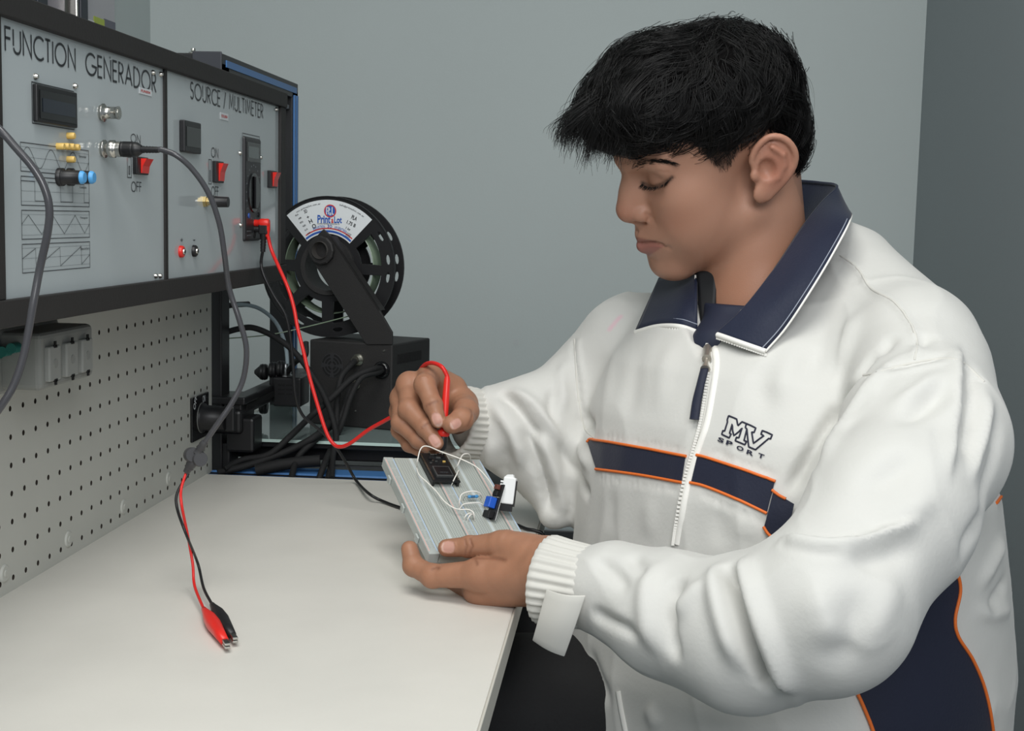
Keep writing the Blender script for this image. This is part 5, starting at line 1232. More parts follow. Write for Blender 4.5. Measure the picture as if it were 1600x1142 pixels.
an = math.radians(21.5); ux = np.array([math.cos(an), math.sin(an)]); uy = np.array([math.sin(an)*.75, -math.cos(an)])
for ch, c in zip('SPORT', [(262, 645), (388, 692), (545, 768), (695, 834), (855, 880)]):
    V, Fc = text2d(ch, 1, .035); lo, hi = V.min(0), V.max(0); V = (V-(lo+hi)/2)/(hi-lo+1e-9)*[1, 1, 0]; c = np.array(zl(c)); W_ = 11.5 if ch in 'OR' else 10
    q = [jpn(*(c+ux*v[0]*W_+uy*v[1]*7.2), .0012) for v in V]; lg.add(q, Fc)
o = lg.build('embroidered_logo', inkn, jacket); o['label'] = 'navy outlined letters MV SPORT on the chest'
# collar
CA = [(1121, 523, 1.262), (1165, 482, 1.262), (1213, 420, 1.285), (1255, 357, 1.325), (1285, 318, 1.365), (1308, 293, 1.41), (1282, 287, 1.455), (1247, 284, 1.49)]
CBt = [(1196, 549, 1.215), (1228, 512, 1.205), (1266, 455, 1.21), (1302, 395, 1.24), (1328, 345, 1.30), (1326, 332, 1.41), (1300, 330, 1.50), (1250, 330, 1.54)]
CBt = [(x, y, min(t+.03, jpn(x, y, .005)[1])) if i < 5 and jpn(x, y, .005) is not None else (x, y, t) for i, (x, y, t) in enumerate(CBt)]
CI = [(1128, 540, 1.285), (1165, 505, 1.30), (1200, 450, 1.335), (1230, 412, 1.37), (1248, 385, 1.40), (1268, 362, 1.43), (1258, 348, 1.465), (1236, 342, 1.49)]
def sheet(rows, name, m, par, thick=.0022, su=6, sv=5, bulge=0):
    R_ = [catmull(np.array(path(r)), np.zeros(len(r)), su)[0] for r in rows]; G = []
    for i in range(len(R_[0])): G.append(catmull(np.array([r[i] for r in R_]), np.zeros(len(R_)), sv)[0] if len(R_) > 2 else np.linspace(R_[0][i], R_[1][i], sv+1))
    G = np.array(G); nu, nv = G.shape[:2]; Q = [(i*nv+j, (i+1)*nv+j, (i+1)*nv+j+1, i*nv+j+1) for i in range(nu-1) for j in range(nv-1)]
    o = mesh_obj(name, G.reshape(-1, 3), Q, m, par); s_ = o.modifiers.new('thickness', 'SOLIDIFY'); s_.thickness = thick; s_.offset = 0; return o, G
def midrow(a, b, lift=.004):
    return [((p[0]+q[0])/2, (p[1]+q[1])/2, (p[2]+q[2])/2-lift) for p, q in zip(a, b)]
inner_mid = [((p[0]+q[0])/2, (p[1]+q[1])/2, (p[2]+q[2])/2+.002) for p, q in zip(CI, CA)]
col_, G = sheet([CI, inner_mid, [(p[0]-1, p[1]+2, p[2]+.003) for p in CA], CA, midrow(CA, CBt, .006), CBt], 'collar', navyc, jacket); col_['label'] = 'navy fold-down collar'
def edge_tube(G, j, r, m, name, lift=.0016, lo=0, hi=None):
    P = G[lo:hi, j]; Dn = np.array([unit(CAMO-p) for p in P]); k = MB(); k.tube(P+Dn*lift, r, 6, smoothcurve=False); return k.build(name, m, col_)
nv_ = G.shape[1]
edge_tube(G, nv_-1, .0011, whitec, 'collar_edge', .0004); edge_tube(G, nv_-2, .0005, stitch, 'stitching', .0026)
k = MB(); A = G[0, -11:]; k.tube(A+np.array([unit(CAMO-p) for p in A])*.001, .0026, 8, smoothcurve=False)
for t in np.linspace(0, 1, 22): p = A[0]+(A[-1]-A[0])*t; i = t*(len(A)-1); a0 = A[int(i)]; a1 = A[min(len(A)-1, int(i)+1)]; p = a0+(a1-a0)*(i-int(i))+np.array([0, 0, -.0030]); k.box(p-[.0011, .0016, .0012], p+[.0011, .0016, .0012])
k.build('collar_zip_edge', whitec, col_)
# far flap
FA = [(1088, 424, 1.365), (1072, 424, 1.40), (1048, 430, 1.43), (1030, 435, 1.45)]
FB = [(x, y, (jpn(x, y, .005)[1] if jpn(x, y, .005) is not None else t)) for x, y, t in [(1090, 516, 1.325), (1062, 507, 1.345), (1028, 507, 1.365), (994, 516, 1.385)]]
ff, G2 = sheet([FA, midrow(FA, FB, .008), FB], 'collar_flap', navyc, jacket); ff['label'] = 'navy collar flap on the far side'
k = MB(); A = G2[:, -1]; A = np.array(A); k.tube(A+[0, 0, -.002], .0028, 8, smoothcurve=False); k.tube(np.array(path([(1091, 516, 1.322), (1100, 527, 1.305), (1106, 540, 1.29)])), .0026, 8)
for t in np.linspace(0, 1, 26): i = t*(len(A)-1); a0 = A[int(i)]; a1 = A[min(len(A)-1, int(i)+1)]; p = a0+(a1-a0)*(i-int(i))+np.array([0, -.0015, -.0050]); k.box(p-[.0010, .0014, .0012], p+[.0010, .0014, .0012])
k.build('collar_zip_edge', whitec, ff)
k = MB(); A = G2[:, -2]; k.tube(A+np.array([unit(CAMO-p) for p in A])*.0014, .0005, 6, smoothcurve=False); k.build('stitching', stitch, ff)
k = MB(); k.tube(path([(1087, 430, 1.36), (1088, 480, 1.345), (1091, 515, 1.328)]), .0014, 6); k.build('flap_lining', whitec, ff)
sheet([[(1088, 418, 1.36), (1092, 480, 1.345), (1098, 520, 1.32), (1104, 545, 1.295)], [(1122, 418, 1.35), (1118, 480, 1.338), (1116, 515, 1.315), (1112, 545, 1.292)]], 'front_lining', mat('black_lining', rgb(18, 19, 22), .6), jacket)
# undershirt
def f_shirt(P):
    d = d_rc(P, NB-NAX*.10, NB+NAX*.10, .066, .0625); d = smin(d, d_rc(P, PY(1125, 545, 1.315), PY(1140, 505, 1.335), .03, .025), .02)
    cpt = PY(1135, 476, 1.325); nn = unit(NAX+.42*unit(np.array([-.75, -.65, 0]))*-1*-1*.0+np.array([.18, .10, 0])); return np.maximum(d, (P-cpt)@nn)
sv_, sq_ = iso_mesh(f_shirt, NB-.18, NB+.16, .003); mesh_obj('undershirt', sv_, sq_, mat('undershirt_cloth', rgb(26, 32, 52), .7), pe_)
# cuffs
def cuff(c0, c1, r0, r1, name, ribs, sq=1.0, amp=.0011, wall=.004):
    ax = unit(c1-c0); up = np.array([0, 0, 1.]); x = unit(up-ax*np.dot(up, ax)); y = np.cross(ax, x); n = ribs*6; V = []; Q = []; ring = 0
    prof = [(1.05, r1*.9, 0), (1, r1, .3), (.8, r1*1.01, 1), (.4, (r0+r1)/2, 1), (.12, r0*1.0, 1), (0, r0*.985, .8), (-.03, r0*.94, .4), (.0, r0*.90-.002, .3), (.3, r0*.86-.002, 0)]
    rr = np.random.default_rng(5); ph = rr.uniform(-.4, .4, ribs)
    for (t, r, m_) in prof:
        for i in range(n):
            a_ = 2*math.pi*i/n; rb = math.cos(i/6*2*math.pi+ph[i//6]); q = r+amp*m_*rb; V.append(c0+(c1-c0)*t+x*math.cos(a_)*q+y*math.sin(a_)*q*sq)
    for k in range(len(prof)-1):
        for i in range(n): Q.append((k*n+i, k*n+(i+1) % n, (k+1)*n+(i+1) % n, (k+1)*n+i))
    return mesh_obj(name, V, Q, clothm2, jacket)
cuff(PY(852, 905, 1.128), PY(924, 919, 1.112), 71*1.128/F, 66*1.112/F, 'cuff', 30)
cuff(PY(696, 660, 1.408), PY(738, 663, 1.448), 59*1.408/F, 58*1.44/F, 'cuff', 34, amp=.0013)
def flap(pts, name, t_lift=.0):
    (a, b, c, d) = [PY(*p) for p in pts]; V = []; n = 8
    for i in range(n+1):
        for j in range(n+1):
            u, v = i/n, j/n; p = (a*(1-u)+b*u)*(1-v)+(d*(1-u)+c*u)*v; p = p+np.array([0, -1, 0])*(.007*math.sin(math.pi*u)*(1-v*.3)+.004*math.sin(math.pi*v)); V.append(p)
    Q = [(i*(n+1)+j, (i+1)*(n+1)+j, (i+1)*(n+1)+j+1, i*(n+1)+j+1) for i in range(n) for j in range(n)]
    o = mesh_obj(name, V, Q, clothm2, jacket); s_ = o.modifiers.new('t', 'SOLIDIFY'); s_.thickness = .0024; s_.offset = 0; b_ = o.modifiers.new('b', 'BEVEL'); b_.width = .0008; b_.segments = 2; b_.limit_method = 'ANGLE'
    P = [np.array(V[i]) for i in [n*(n+1)+j for j in range(n+1)]]; return o
flap([(855, 921, 1.080), (915, 930, 1.064), (882, 1025, 1.074), (833, 1000, 1.088)], 'cuff_tab')
# ------------------------------------------------------------------ trousers, shoes, stool
trm = mat('black_trousers', rgb(20, 20, 22), .8, bump=.2, scale=300)
hipL = np.array([TX[0]-.01, TX[1], .60])+TOR*.06; hipR = np.array([TX[0]-.01, TX[1], .60])-TOR*.09
kL = np.array([-.30, 1.31, .59]); kR = np.array([-.31, 1.50, .59]); aL = np.array([-.30, 1.32, .10]); aR = np.array([-.30, 1.51, .10])
def f_tr(P):
    d = d_el(P, np.array([TX[0]+.01, TX[1]+.01, .60]), (.15, .17, .11))
    for h_, k_, a_ in ((hipL, kL, aL), (hipR, kR, aR)): d = smin(d, d_rc(P, h_, k_, .088, .074), .04); d = smin(d, d_rc(P, k_, a_, .070, .052), .015)
    return np.maximum(d, .07-P[:, 2])
tv2, tq2 = iso_mesh(f_tr, (-.42, 1.1, .05), (.40, 1.66, .74), .008); tv2 = relax(tv2, tq2, 2, .4); mesh_obj('trousers', tv2, tq2, trm, pe_)
shm = mat('shoe_black', rgb(24, 24, 26), .5)
for a_ in (aL, aR):
    def f_sh(P, a_=a_):
        d = d_rc(P, a_+[0, 0, -.055], a_+[-.14, -.03, -.065], .042, .036); d = smin(d, d_rc(P, a_+[.03, 0, -.06], a_+[0, 0, .01], .038, .042), .03); return np.maximum(d, .001-P[:, 2])
    v_, q_ = iso_mesh(f_sh, a_+[-.22, -.1, -.11], a_+[.1, .1, .07], .006); mesh_obj('shoe', v_, q_, shm, pe_)
stl = thing('stool', 'black round stool under the seated person', 'stool', (TX[0]+.02, TX[1]+.01, 0))
m = MB(); m.lathe((TX[0]+.02, TX[1]+.01, .455), (TX[0]+.02, TX[1]+.01, .492), [(0, .16), (.2, .175), (.8, .175), (1, .165)], 36); m.build('seat', blk, stl)
for a_ in range(4):
    an = a_*math.pi/2+.6; c_, s_ = math.cos(an), math.sin(an); m = MB(); m.cyl((TX[0]+.02+.12*c_, TX[1]+.01+.12*s_, .456), (TX[0]+.02+.19*c_, TX[1]+.01+.19*s_, 0), .014, n=14); m.build('leg', blk, stl)
m = MB(); m.tube([(TX[0]+.02+.165*math.cos(t), TX[1]+.01+.165*math.sin(t), .18) for t in np.linspace(0, 2*math.pi, 33)], .008, 8, smoothcurve=False); m.build('foot_ring', blk, stl)
# ================================================================== person: hair, brows, lashes
def f_hair(P):
    A = np.abs(P)*[0, 1, 0]+P*[1, 0, 1]
    d = smin(d_el(P, (-.003, 0, .060), (.093, .0790, .0685)), d_el(P, (.046, 0, .098), (.046, .052, .040)), .02)
    d = smin(d, d_el(P, (-.055, 0, .010), (.040, .067, .058)), .02)
    d = smin(d, d_el(P, (.064, 0, .080), (.052, .066, .041)), .02)
    d = smin(d, d_rc(A, (.098, 0, .075), (.080, .048, .075), .020, .016), .02)
    d = smax(d, -d_el(A, (-.020, .094, -.002), (.032, .020, .038)), .003)
    # cut to the hairline: keep above fringe, behind the temple, above the ear and above the nape
    x, z = P[:, 0], P[:, 2]
    fr = .063-.35*np.clip(x-.10, 0, 1)-.10*np.clip(.055-np.abs(P[:, 1]), -.02, .06)
    cutz = np.interp(x, [-.12, -.075, -.060, -.050, -.046, -.030, -.012, .002, .012, .020, .034, .044, .056, .075, .100, .13], [-.066, -.068, -.060, -.02, .015, .034, .036, .030, .016, .012, .034, .046, .056, .064, .060, .058])
    return smax(d, (cutz-z)*.8, .006)
kv, kq = iso_mesh(f_hair, (-.13, -.1, -.075), (.15, .1, .17), .0028)
kv = relax(kv, kq, 2, .4); kn = vnormals(kv, kq)
CROWN = np.array([-.045, .01, .132])
def flow(P):
    """direction the hair lies: away from the crown, swept forward on top and over the brow"""
    d = P-CROWN; r = np.linalg.norm(d, axis=1, keepdims=True); d = d/np.maximum(r, 1e-6)
    front = np.clip((P[:, 0]+.03)/.08, 0, 1)[:, None]*np.clip((P[:, 2]-.02)/.05, 0, 1)[:, None]
    side = np.sign(P[:, 1:2])*np.clip(np.abs(P[:, 1:2])/.06, 0, 1)
    f_ = np.concatenate([np.full_like(front, .80), side*.25, np.full_like(front, -.38)], 1)
    d = d*(1-.8*front)+f_*.8*front
    return d
lateral = kv[:, 1]*90+kv[:, 2]*55-kv[:, 0]*12
kv += kn*(.0024*np.sin(lateral+2.2*fbm(kv, 14, 8, 2))+.0020*fbm(kv, 26, 9, 2)+.0005)[:, None]*np.clip((kv[:, 2]-.015)/.05, .15, 1)[:, None]
hairm = mat('hair_black', rgb(9, 8, 8), .85, spec=.08, bump=.5, scale=700)
cap = mesh_obj('hair', h2w(kv), kq, hairm, pe_)
def grad(P, e=.0015):
    g = np.stack([f_hair(P+np.eye(3)[i]*e)-f_hair(P-np.eye(3)[i]*e) for i in range(3)], 1); return g/np.maximum(np.linalg.norm(g, axis=1, keepdims=True), 1e-9)
def f_vol(P):
    d = smin(d_el(P, (-.003, 0, .060), (.093, .0790, .0685)), d_el(P, (.046, 0, .098), (.046, .052, .040)), .02); d = smin(d, d_el(P, (-.055, 0, .010), (.040, .067, .058)), .02)
    d = smin(d, d_el(P, (.064, 0, .080), (.052, .066, .041)), .02); A = np.abs(P)*[0, 1, 0]+P*[1, 0, 1]; return smin(d, d_rc(A, (.098, 0, .075), (.080, .048, .075), .020, .016), .02)
def vgrad(P, e=.0015):
    g = np.stack([f_vol(P+np.eye(3)[i]*e)-f_vol(P-np.eye(3)[i]*e) for i in range(3)], 1); return g/np.maximum(np.linalg.norm(g, axis=1, keepdims=True), 1e-9)
def strands(n, step, npt, lift, spread, seed, sel=None, wave=.0035, flat=1.0):
    r = np.random.default_rng(seed); ids = r.integers(0, len(kv), n*3); P = kv[ids]
    if sel is not None: P = P[sel(P)]
    P = P[:n].copy(); P += r.normal(0, .0012, P.shape); n = len(P); lev = r.uniform(-.002, lift, n); ph = 3.0*fbm(P, 11, seed+1, 2)+r.normal(0, .35, n); fq = 60+14*fbm(P, 7, seed+2, 1)
    out = [P.copy()]; rnd = r.normal(0, spread, (n, 3))
    for k in range(npt-1):
        g = vgrad(P); d = flow(P)+rnd; d -= g*np.sum(d*g, 1, keepdims=True)*flat; d /= np.maximum(np.linalg.norm(d, axis=1, keepdims=True), 1e-9)
        lt = np.cross(g, d); d = d+lt*(.95*np.cos(ph+fq*k*step))[:, None]; d /= np.linalg.norm(d, axis=1, keepdims=True)
        P = P+d*step; v = f_vol(P); tgt = lev+.0012*np.sin(ph*1.7+fq*.8*k*step); P = P-vgrad(P)*(np.clip(v-tgt, -.006, .006)*.6)[:, None]; out.append(P.copy())
    return np.stack(out, 1)
def hair_curves(name, S, rad, parent, m):
    if name == 'strands': S = S[~((S[..., 0] > -.046) & (S[..., 0] < .004) & (S[..., 2] < .033) & (np.abs(S[..., 1]) > .0745)).any(1)]
    n, k, _ = S.shape; hc = bpy.data.hair_curves.new(name); hc.add_curves([k]*n); W_ = h2w(S.reshape(-1, 3))-ORG[parent.name]
    hc.attributes['position'].data.foreach_set('vector', W_.astype(np.float32).ravel())
    a = hc.attributes.get('radius') or hc.attributes.new('radius', 'FLOAT', 'POINT'); a.data.foreach_set('value', np.tile(rad*np.linspace(1, .35, k), n).astype(np.float32)); hc.materials.append(m)
    o = bpy.data.objects.new(name, hc); COL.objects.link(o); o.parent = parent; ORG[o.name] = ORG[parent.name]; return o
hair2 = mat('hair_strand', rgb(13, 12, 12), .42, spec=.3)
top = lambda P: (P[:, 2] > .045)
back = lambda P: (P[:, 2] <= .05) & (P[:, 0] < .0)
def locks(G, per, r0, conv, seed):
    r = np.random.default_rng(seed); n, k, _ = G.shape; t = np.linspace(0, 1, k)[None, None, :, None]
    o = r.normal(0, 1, (n, per, 1, 3))*r0; e = r.normal(0, 1, (n, per, 1, 3))*r0*.35; C_ = G[:, None]+o*(1-conv*t)+e*t; return C_.reshape(-1, k, 3)
G1 = strands(620, .0058, 13, .0030, .16, 11, top); G1b = strands(260, .0046, 12, .0052, .28, 15, top); S1 = locks(np.concatenate([G1[:, :12], G1b]), 15, .0034, .72, 51)
G2 = strands(420, .0032, 8, .0010, .07, 12, back); S2 = locks(G2, 9, .0026, .6, 52)
G4 = strands(260, .0052, 9, .0035, .35, 17, lambda P: np.linalg.norm(P-CROWN, axis=1) < .036); S1 = np.concatenate([S1, np.concatenate([locks(G4, 12, .0045, .5, 53), np.repeat(locks(G4, 12, .0045, .5, 53)[:, -1:], S1.shape[1]-9, 1)], 1)]) if S1.shape[1] > 9 else S1
S3 = strands(340, .0055, 10, .011, .34, 13, top, flat=.75)
for nm, S, rd in (('strands', S1, .00027), ('strands', S2, .00025), ('flyaway_strands', S3, .00014)):
    tag(hair_curves(nm, S, rd, cap, hair2), kind='stuff')
def on_head(px, py): 
    r = HBVH.ray_cast(Vector(CAMO), Vector(ray(px, py))); return (w2h(np.array(r[0])), np.array(r[1])@HR) if r[0] is not None else None
rb = np.random.default_rng(21)
def fringe_tuft(pts, n, ln, rad, seed):
    """loose lock along a path in head space"""
    r = np.random.default_rng(seed); P, _ = catmull(np.array(pts, float), np.zeros(len(pts)), 5); S = []
    for i in range(n):
        o = r.normal(0, rad, 3); e = r.normal(0, rad*1.3, 3); t = np.linspace(0, 1, len(P))[:, None]; cut = r.uniform(.8, 1.0); Q = P[0]+(P-P[0])*cut; S.append(Q+o*(1-t)+e*t)
    return np.array(S)
tufts = []
for i, (y0, x1, z1, y1) in enumerate([(-.04, .128, .052, -.052), (-.025, .140, .058, -.034), (-.01, .147, .062, -.016), (.004, .150, .062, .0), (.016, .147, .058, .012), (.028, .138, .052, .026), (.038, .126, .049, .038), (.046, .112, .050, .050), (.052, .094, .054, .059), (.054, .078, .056, .064), (-.05, .110, .055, -.062), (.012, .155, .071, .004), (-.004, .153, .073, -.012), (.020, .140, .048, .020), (.034, .122, .044, .036)]):
    tufts.append(fringe_tuft([(.060, y0*.8, .118), (.095, y0, .105), ((.095+x1)/2+.008, (y0+y1)/2, (.100+z1)/2+.008), (x1-.002, y1, z1+.014), (x1+.003, y1+.002, z1+.006)], 110, .05, .0040, 40+i))
tag(hair_curves('fringe_strands', np.concatenate(tufts), .00026, cap, hair2), kind='stuff')
def short_hairs(name, paths, n, ln, rad, drop, spread, seed, m=hair2, mirror=False):
    """brow or lash hairs: rooted along head-space paths"""
    r = np.random.default_rng(seed); S = []
    for pl, dr in paths:
        P, _ = catmull(np.array(pl, float), np.zeros(len(pl)), 10)
        for i in range(n):
            t = r.uniform(0, 1); j = t*(len(P)-1); a = P[int(j)]+(P[min(len(P)-1, int(j)+1)]-P[int(j)])*(j-int(j)); w_ = spread*(1-.65*t); a = a+r.normal(0, 1, 3)*[w_*.2, w_*.3, w_]; d = np.array(dr(t), float)+r.normal(0, .12, 3); d /= np.linalg.norm(d); L_ = ln*r.uniform(.6, 1.1)
            S.append([a+d*L_*q+np.array(drop)*L_*q*q for q in (0, .33, .66, 1)])
    S = np.array(S); return hair_curves(name, S, rad, pe_, m)
bp = [on_head(*p) for p in [(984, 262), (1000, 256), (1020, 252), (1038, 252), (1054, 256)]]
bp = [b[0]+b[1]*.0008 for b in bp if b is not None]; bpm = [b*[1, -1, 1] for b in bp]
bd = lambda sg: (lambda t: (-.25-.5*t, sg*(.75+.2*t), .45-.75*t))
e1_ = short_hairs('eyebrow', [(bp, bd(1))], 170, .0075, .00022, (.0, 0, -.1), .0022, 31); e2_ = short_hairs('eyebrow', [(bpm, bd(-1))], 200, .0075, .00022, (0, 0, -.1), .0022, 32)
lp2 = [np.array(p)+[.0012, 0, -.0004] for p in LASH]; lpm = [p*[1, -1, 1] for p in lp2]
ld = lambda sg: (lambda t: (.85-.35*t, sg*(.05+.55*t), -.55))
short_hairs('eyelashes', [(lp2, ld(1))], 110, .0060, .00020, (.0, 0, .25), .0003, 33); short_hairs('eyelashes', [(lpm, ld(-1))], 120, .0075, .00020, (0, 0, .25), .0003, 34)
# shaved sideburn stubble
S = []
r = np.random.default_rng(77); ix = np.where(sd & (hv[:, 2] < .07) & (hv[:, 0] > -.005))[0]
for i in r.choice(ix, 1500): 
    a = hv[i]+r.normal(0, .0008, 3); d = unit(hn[i]*.35+np.array([.05, 0, -1])*.9+r.normal(0, .15, 3)); L_ = .004+.006*np.clip((hv[i][2]-.01)/.05, 0, 1); S.append([a, a+d*L_*.5, a+d*L_])
tag(hair_curves('sideburn_strands', np.array(S), .00018, cap, hair2), kind='stuff')
# ================================================================== breadboard and what is plugged into it
BPOS = np.array([-.15938, 1.2728, CAMZ-.27567]); BRm = rot3(.48907, .07378, .38503)
bx_, by_, bz_ = BRm[:, 0], BRm[:, 1], BRm[:, 2]; BL, BW2 = .165, .105
clear = mat('clear_plastic', rgb(196, 200, 192), .18, spec=.6, trans=.25); clearside = mat('clear_edge', rgb(208, 214, 210), .12, spec=.6, trans=.35)
clearrail = mat('rail_plastic', rgb(206, 214, 214), .2, trans=.15); metalg = mat('contact_grey', rgb(150, 160, 158), .4, .3); holem = mat('hole_shadow', rgb(140, 147, 142), .6); pinkl = mat('rail_red_line', rgb(214, 176, 168), .5); bluel = mat('rail_blue_line', rgb(172, 192, 214), .5); tape = mat('foam_backing', rgb(214, 212, 200), .7)
bbd = thing('breadboard', 'clear double solderless breadboard held tilted over the bench in the left hand', 'breadboard', BPOS)
def bf(): return MB().frame(BPOS, bx_, by_, bz_)
T = .0110
# strips: x from -BW2/2; rail, terminal, rail, terminal, rail
xs_ = [-.0525, -.0415, -.0065, .0065, .0415, .0525]
kinds = ['rail', 'term', 'rail', 'term', 'rail']
for i, kd in enumerate(kinds):
    a, b = xs_[i], xs_[i+1]; m = bf()
    m.box((a+.0003, -BL/2, -T), (b-.0003, BL/2, -.0006 if kd == 'term' else -.0001), .0008)
    pcs = m.build('power_rail' if kd == 'rail' else 'terminal_strip', clearside if kd == 'rail' else clear, bbd)
    h = bf()
    if kd == 'rail':
        for sx, mm in ((a+.0016, 1), (b-.0016, 2)):
            if a > -.05 or sx > a+.002 or True: h.mt(mm).box((sx-.0005, -BL/2+.004, -.0004), (sx+.0005, BL/2-.004, .00005))
        h.mt(0); xc = (a+b)/2
        for dx in (-.0018, .0018):
            for g in range(10):
                for k in range(5):
                    y = -BL/2+.009+g*.0152+k*.00254; h.add([(xc+dx-.0006, y-.0006, .0000), (xc+dx+.0006, y-.0006, .0000), (xc+dx+.0006, y+.0006, .0000), (xc+dx-.0006, y+.0006, .0000)], [(0, 1, 2, 3)])
    else:
        xc = (a+b)/2; h.mt(3).box((xc-.0016, -BL/2+.001, -.0009), (xc+.0016, BL/2-.001, -.0004)); h.mt(0)
        for sg in (-1, 1):
            for c in range(5):
                x = xc+sg*(.0040+c*.00254)
                for k in range(63): y = -BL/2+.0038+k*.00254; h.add([(x-.0006, y-.0006, -.0005), (x+.0006, y-.0006, -.0005), (x+.0006, y+.0006, -.0005), (x-.0006, y+.0006, -.0005)], [(0, 1, 2, 3)])
            for k in range(63):
                y = -BL/2+.0038+k*.00254; h.mt(3).add([(xc+sg*.0030, y-.0003, -.00055), (xc+sg*.0152, y-.0003, -.00055), (xc+sg*.0152, y+.0003, -.00055), (xc+sg*.0030, y+.0003, -.00055)], [(0, 1, 2, 3) if sg > 0 else (3, 2, 1, 0)]); h.mt(0)
    tag(h.build('contact_holes', [holem, pinkl, bluel, clearrail], pcs), kind='stuff')
    g = bf(); g.box((a+.001, -BL/2+.002, -T-.0006), (b-.001, BL/2-.002, -T)); g.build('backing', tape, pcs)
for k in range(3):
    m = bf(); y = [-.05, 0, .05][k]; m.box((-BW2/2-.002, y-.004, -T+.001), (-BW2/2, y+.004, -.003), .0006); m.build('lug', clearside, bbd)
def bp_(px, py, h=0):
    r = ray(px, py); o = BPOS+bz_*h; t = np.dot(o-CAMO, bz_)/np.dot(r, bz_); q = CAMO+r*t; return q
def bl_(px, py, h=0): q = bp_(px, py, h)-BPOS; return np.array([q@bx_, q@by_, q@bz_])
# microcontroller board
PCB = .0062
e0, e1, e2, e3 = bl_(659, 711, PCB), bl_(690, 708, PCB), bl_(714, 748, PCB), bl_(676, 752, PCB)
mc = thing('microcontroller_board', 'black microcontroller module with pin headers plugged into the far end of the breadboard', 'circuit board', bp_(688, 730, 0))
mx0, mx1 = bl_(653, 707, PCB)[0], bl_(695, 707, PCB)[0]; my1 = min(BL/2+.004, bl_(680, 708, PCB)[1]); my0 = bl_(690, 752, PCB)[1]
pcb = mat('pcb_black', rgb(26, 27, 29), .35); mod = mat('metal_can', rgb(92, 94, 94), .35, .5)
m = bf(); m.box((mx0, my0, PCB-.0016), (mx1, my1, PCB), .0003); m.build('circuit_plate', pcb, mc)
gold = mat('pin_metal', rgb(196, 192, 176), .3, 1)
for sx in (mx0+.0018, mx1-.0018):
    m = bf(); m.box((sx-.00125, my0+.001, .0), (sx+.00125, my1-.001, PCB-.0016)); hd_ = m.build('pin_header', blk, mc)
    m = bf(); n_ = int((my1-my0-.003)/.00254)
    for k in range(n_): y = my0+.003+k*.00254; m.box((sx-.0007, y-.0006, PCB-.0002), (sx+.0007, y+.0006, PCB+.0010))
    tag(m.build('pins', gold, hd_), kind='stuff')
mw_ = mx1-mx0
m = bf(); m.box((mx0+mw_*.2, my0+.006, PCB), (mx1-mw_*.2, my0+.006+mw_*.62, PCB+.0028), .0004); m.build('radio_module', mod, mc)
m = bf(); m.box((mx0+mw_*.24, my0+.008, PCB+.0028), (mx1-mw_*.24, my0+.006+mw_*.55, PCB+.0031)); m.build('module_shield', pcb, mc)
m = bf(); m.box((mx0+mw_*.38, my1-.006, PCB), (mx1-mw_*.38, my1+.001, PCB+.0026), .0004); m.build('usb_socket', steel, mc)
for (fx_, fy_, w_, h_, mm) in [(.25, .75, .14, .10, blk), (.55, .78, .16, .10, mod), (.72, .66, .10, .06, yelm), (.22, .60, .07, .06, mod), (.72, .84, .12, .07, blk), (.45, .66, .08, .06, mod), (.35, .70, .06, .05, steel)]:
    m = bf(); x, y = mx0+mw_*fx_, my0+(my1-my0)*fy_; m.box((x, y, PCB), (x+mw_*w_, y+mw_*h_, PCB+.0014), .0002); m.build('component', mm, mc)
m = bf(); put_text(m, 'WROOM', mw_*.3, .0016, PCB+.0032, mx0+mw_*.35, my0+.011); m.build('module_lettering', lgrey, mc)
# jumper wires
wirem = mat('white_wire', rgb(232, 228, 220), .4)
def jw(label, pts, r=.00062):
    q = [bp_(x, y, h) for x, y, h in pts]; o = thing('jumper_wire', label, 'wire', q[0], 'white jumper wires on the breadboard'); m = MB(); m.tube(q, r, 8, 8); m.build('wire', wirem, o); return o
jw('long white jumper wire arching from the controller to the sensor module', [(651, 731, -.002), (652, 722, .012), (657, 702, .022), (667, 697, .026), (690, 706, .030), (720, 717, .03), (745, 730, .027), (762, 748, .02), (772, 764, .012)])
jw('white jumper wire running down the middle of the breadboard from the controller', [(651, 731, .004), (655, 742, .006), (668, 754, .007), (682, 768, .007), (694, 783, .007), (708, 793, .007), (719, 796, .006), (731, 796, .008), (739, 800, .008), (741, 808, .004), (741, 815, -.002)])
jw('white jumper wire looped at the far right corner of the breadboard', [(711, 735, -.002), (715, 727, .008), (722, 712, .014), (728, 709, .016), (734, 711, .012), (735, 722, -.002)])
jw('short white jumper wire beside the controller pins', [(704, 761, -.002), (708, 752, .006), (713, 742, .01), (717, 735, .009), (716, 748, -.002)])
jw('white jumper wire arching high behind the blue resistor', [(717, 795, -.002), (718, 785, .006), (721, 773, .012), (733, 768, .016), (747, 769, .016), (756, 780, .008), (759, 797, -.002)])
jw('white jumper wire arching low in front of the blue resistor', [(718, 795, .0), (724, 788, .005), (735, 786, .008), (748, 786, .008), (756, 790, .005), (758, 799, -.002)])
jw('left of the two tiny white wire loops near the thumb', [(725, 815, -.002), (727, 807, .004), (733, 802, .006), (739, 804, .004), (742, 814, -.002)])
jw('right of the two tiny white wire loops near the thumb', [(730, 817, -.002), (732, 809, .004), (736, 804, .006), (740, 806, .003), (742, 816, -.002)])
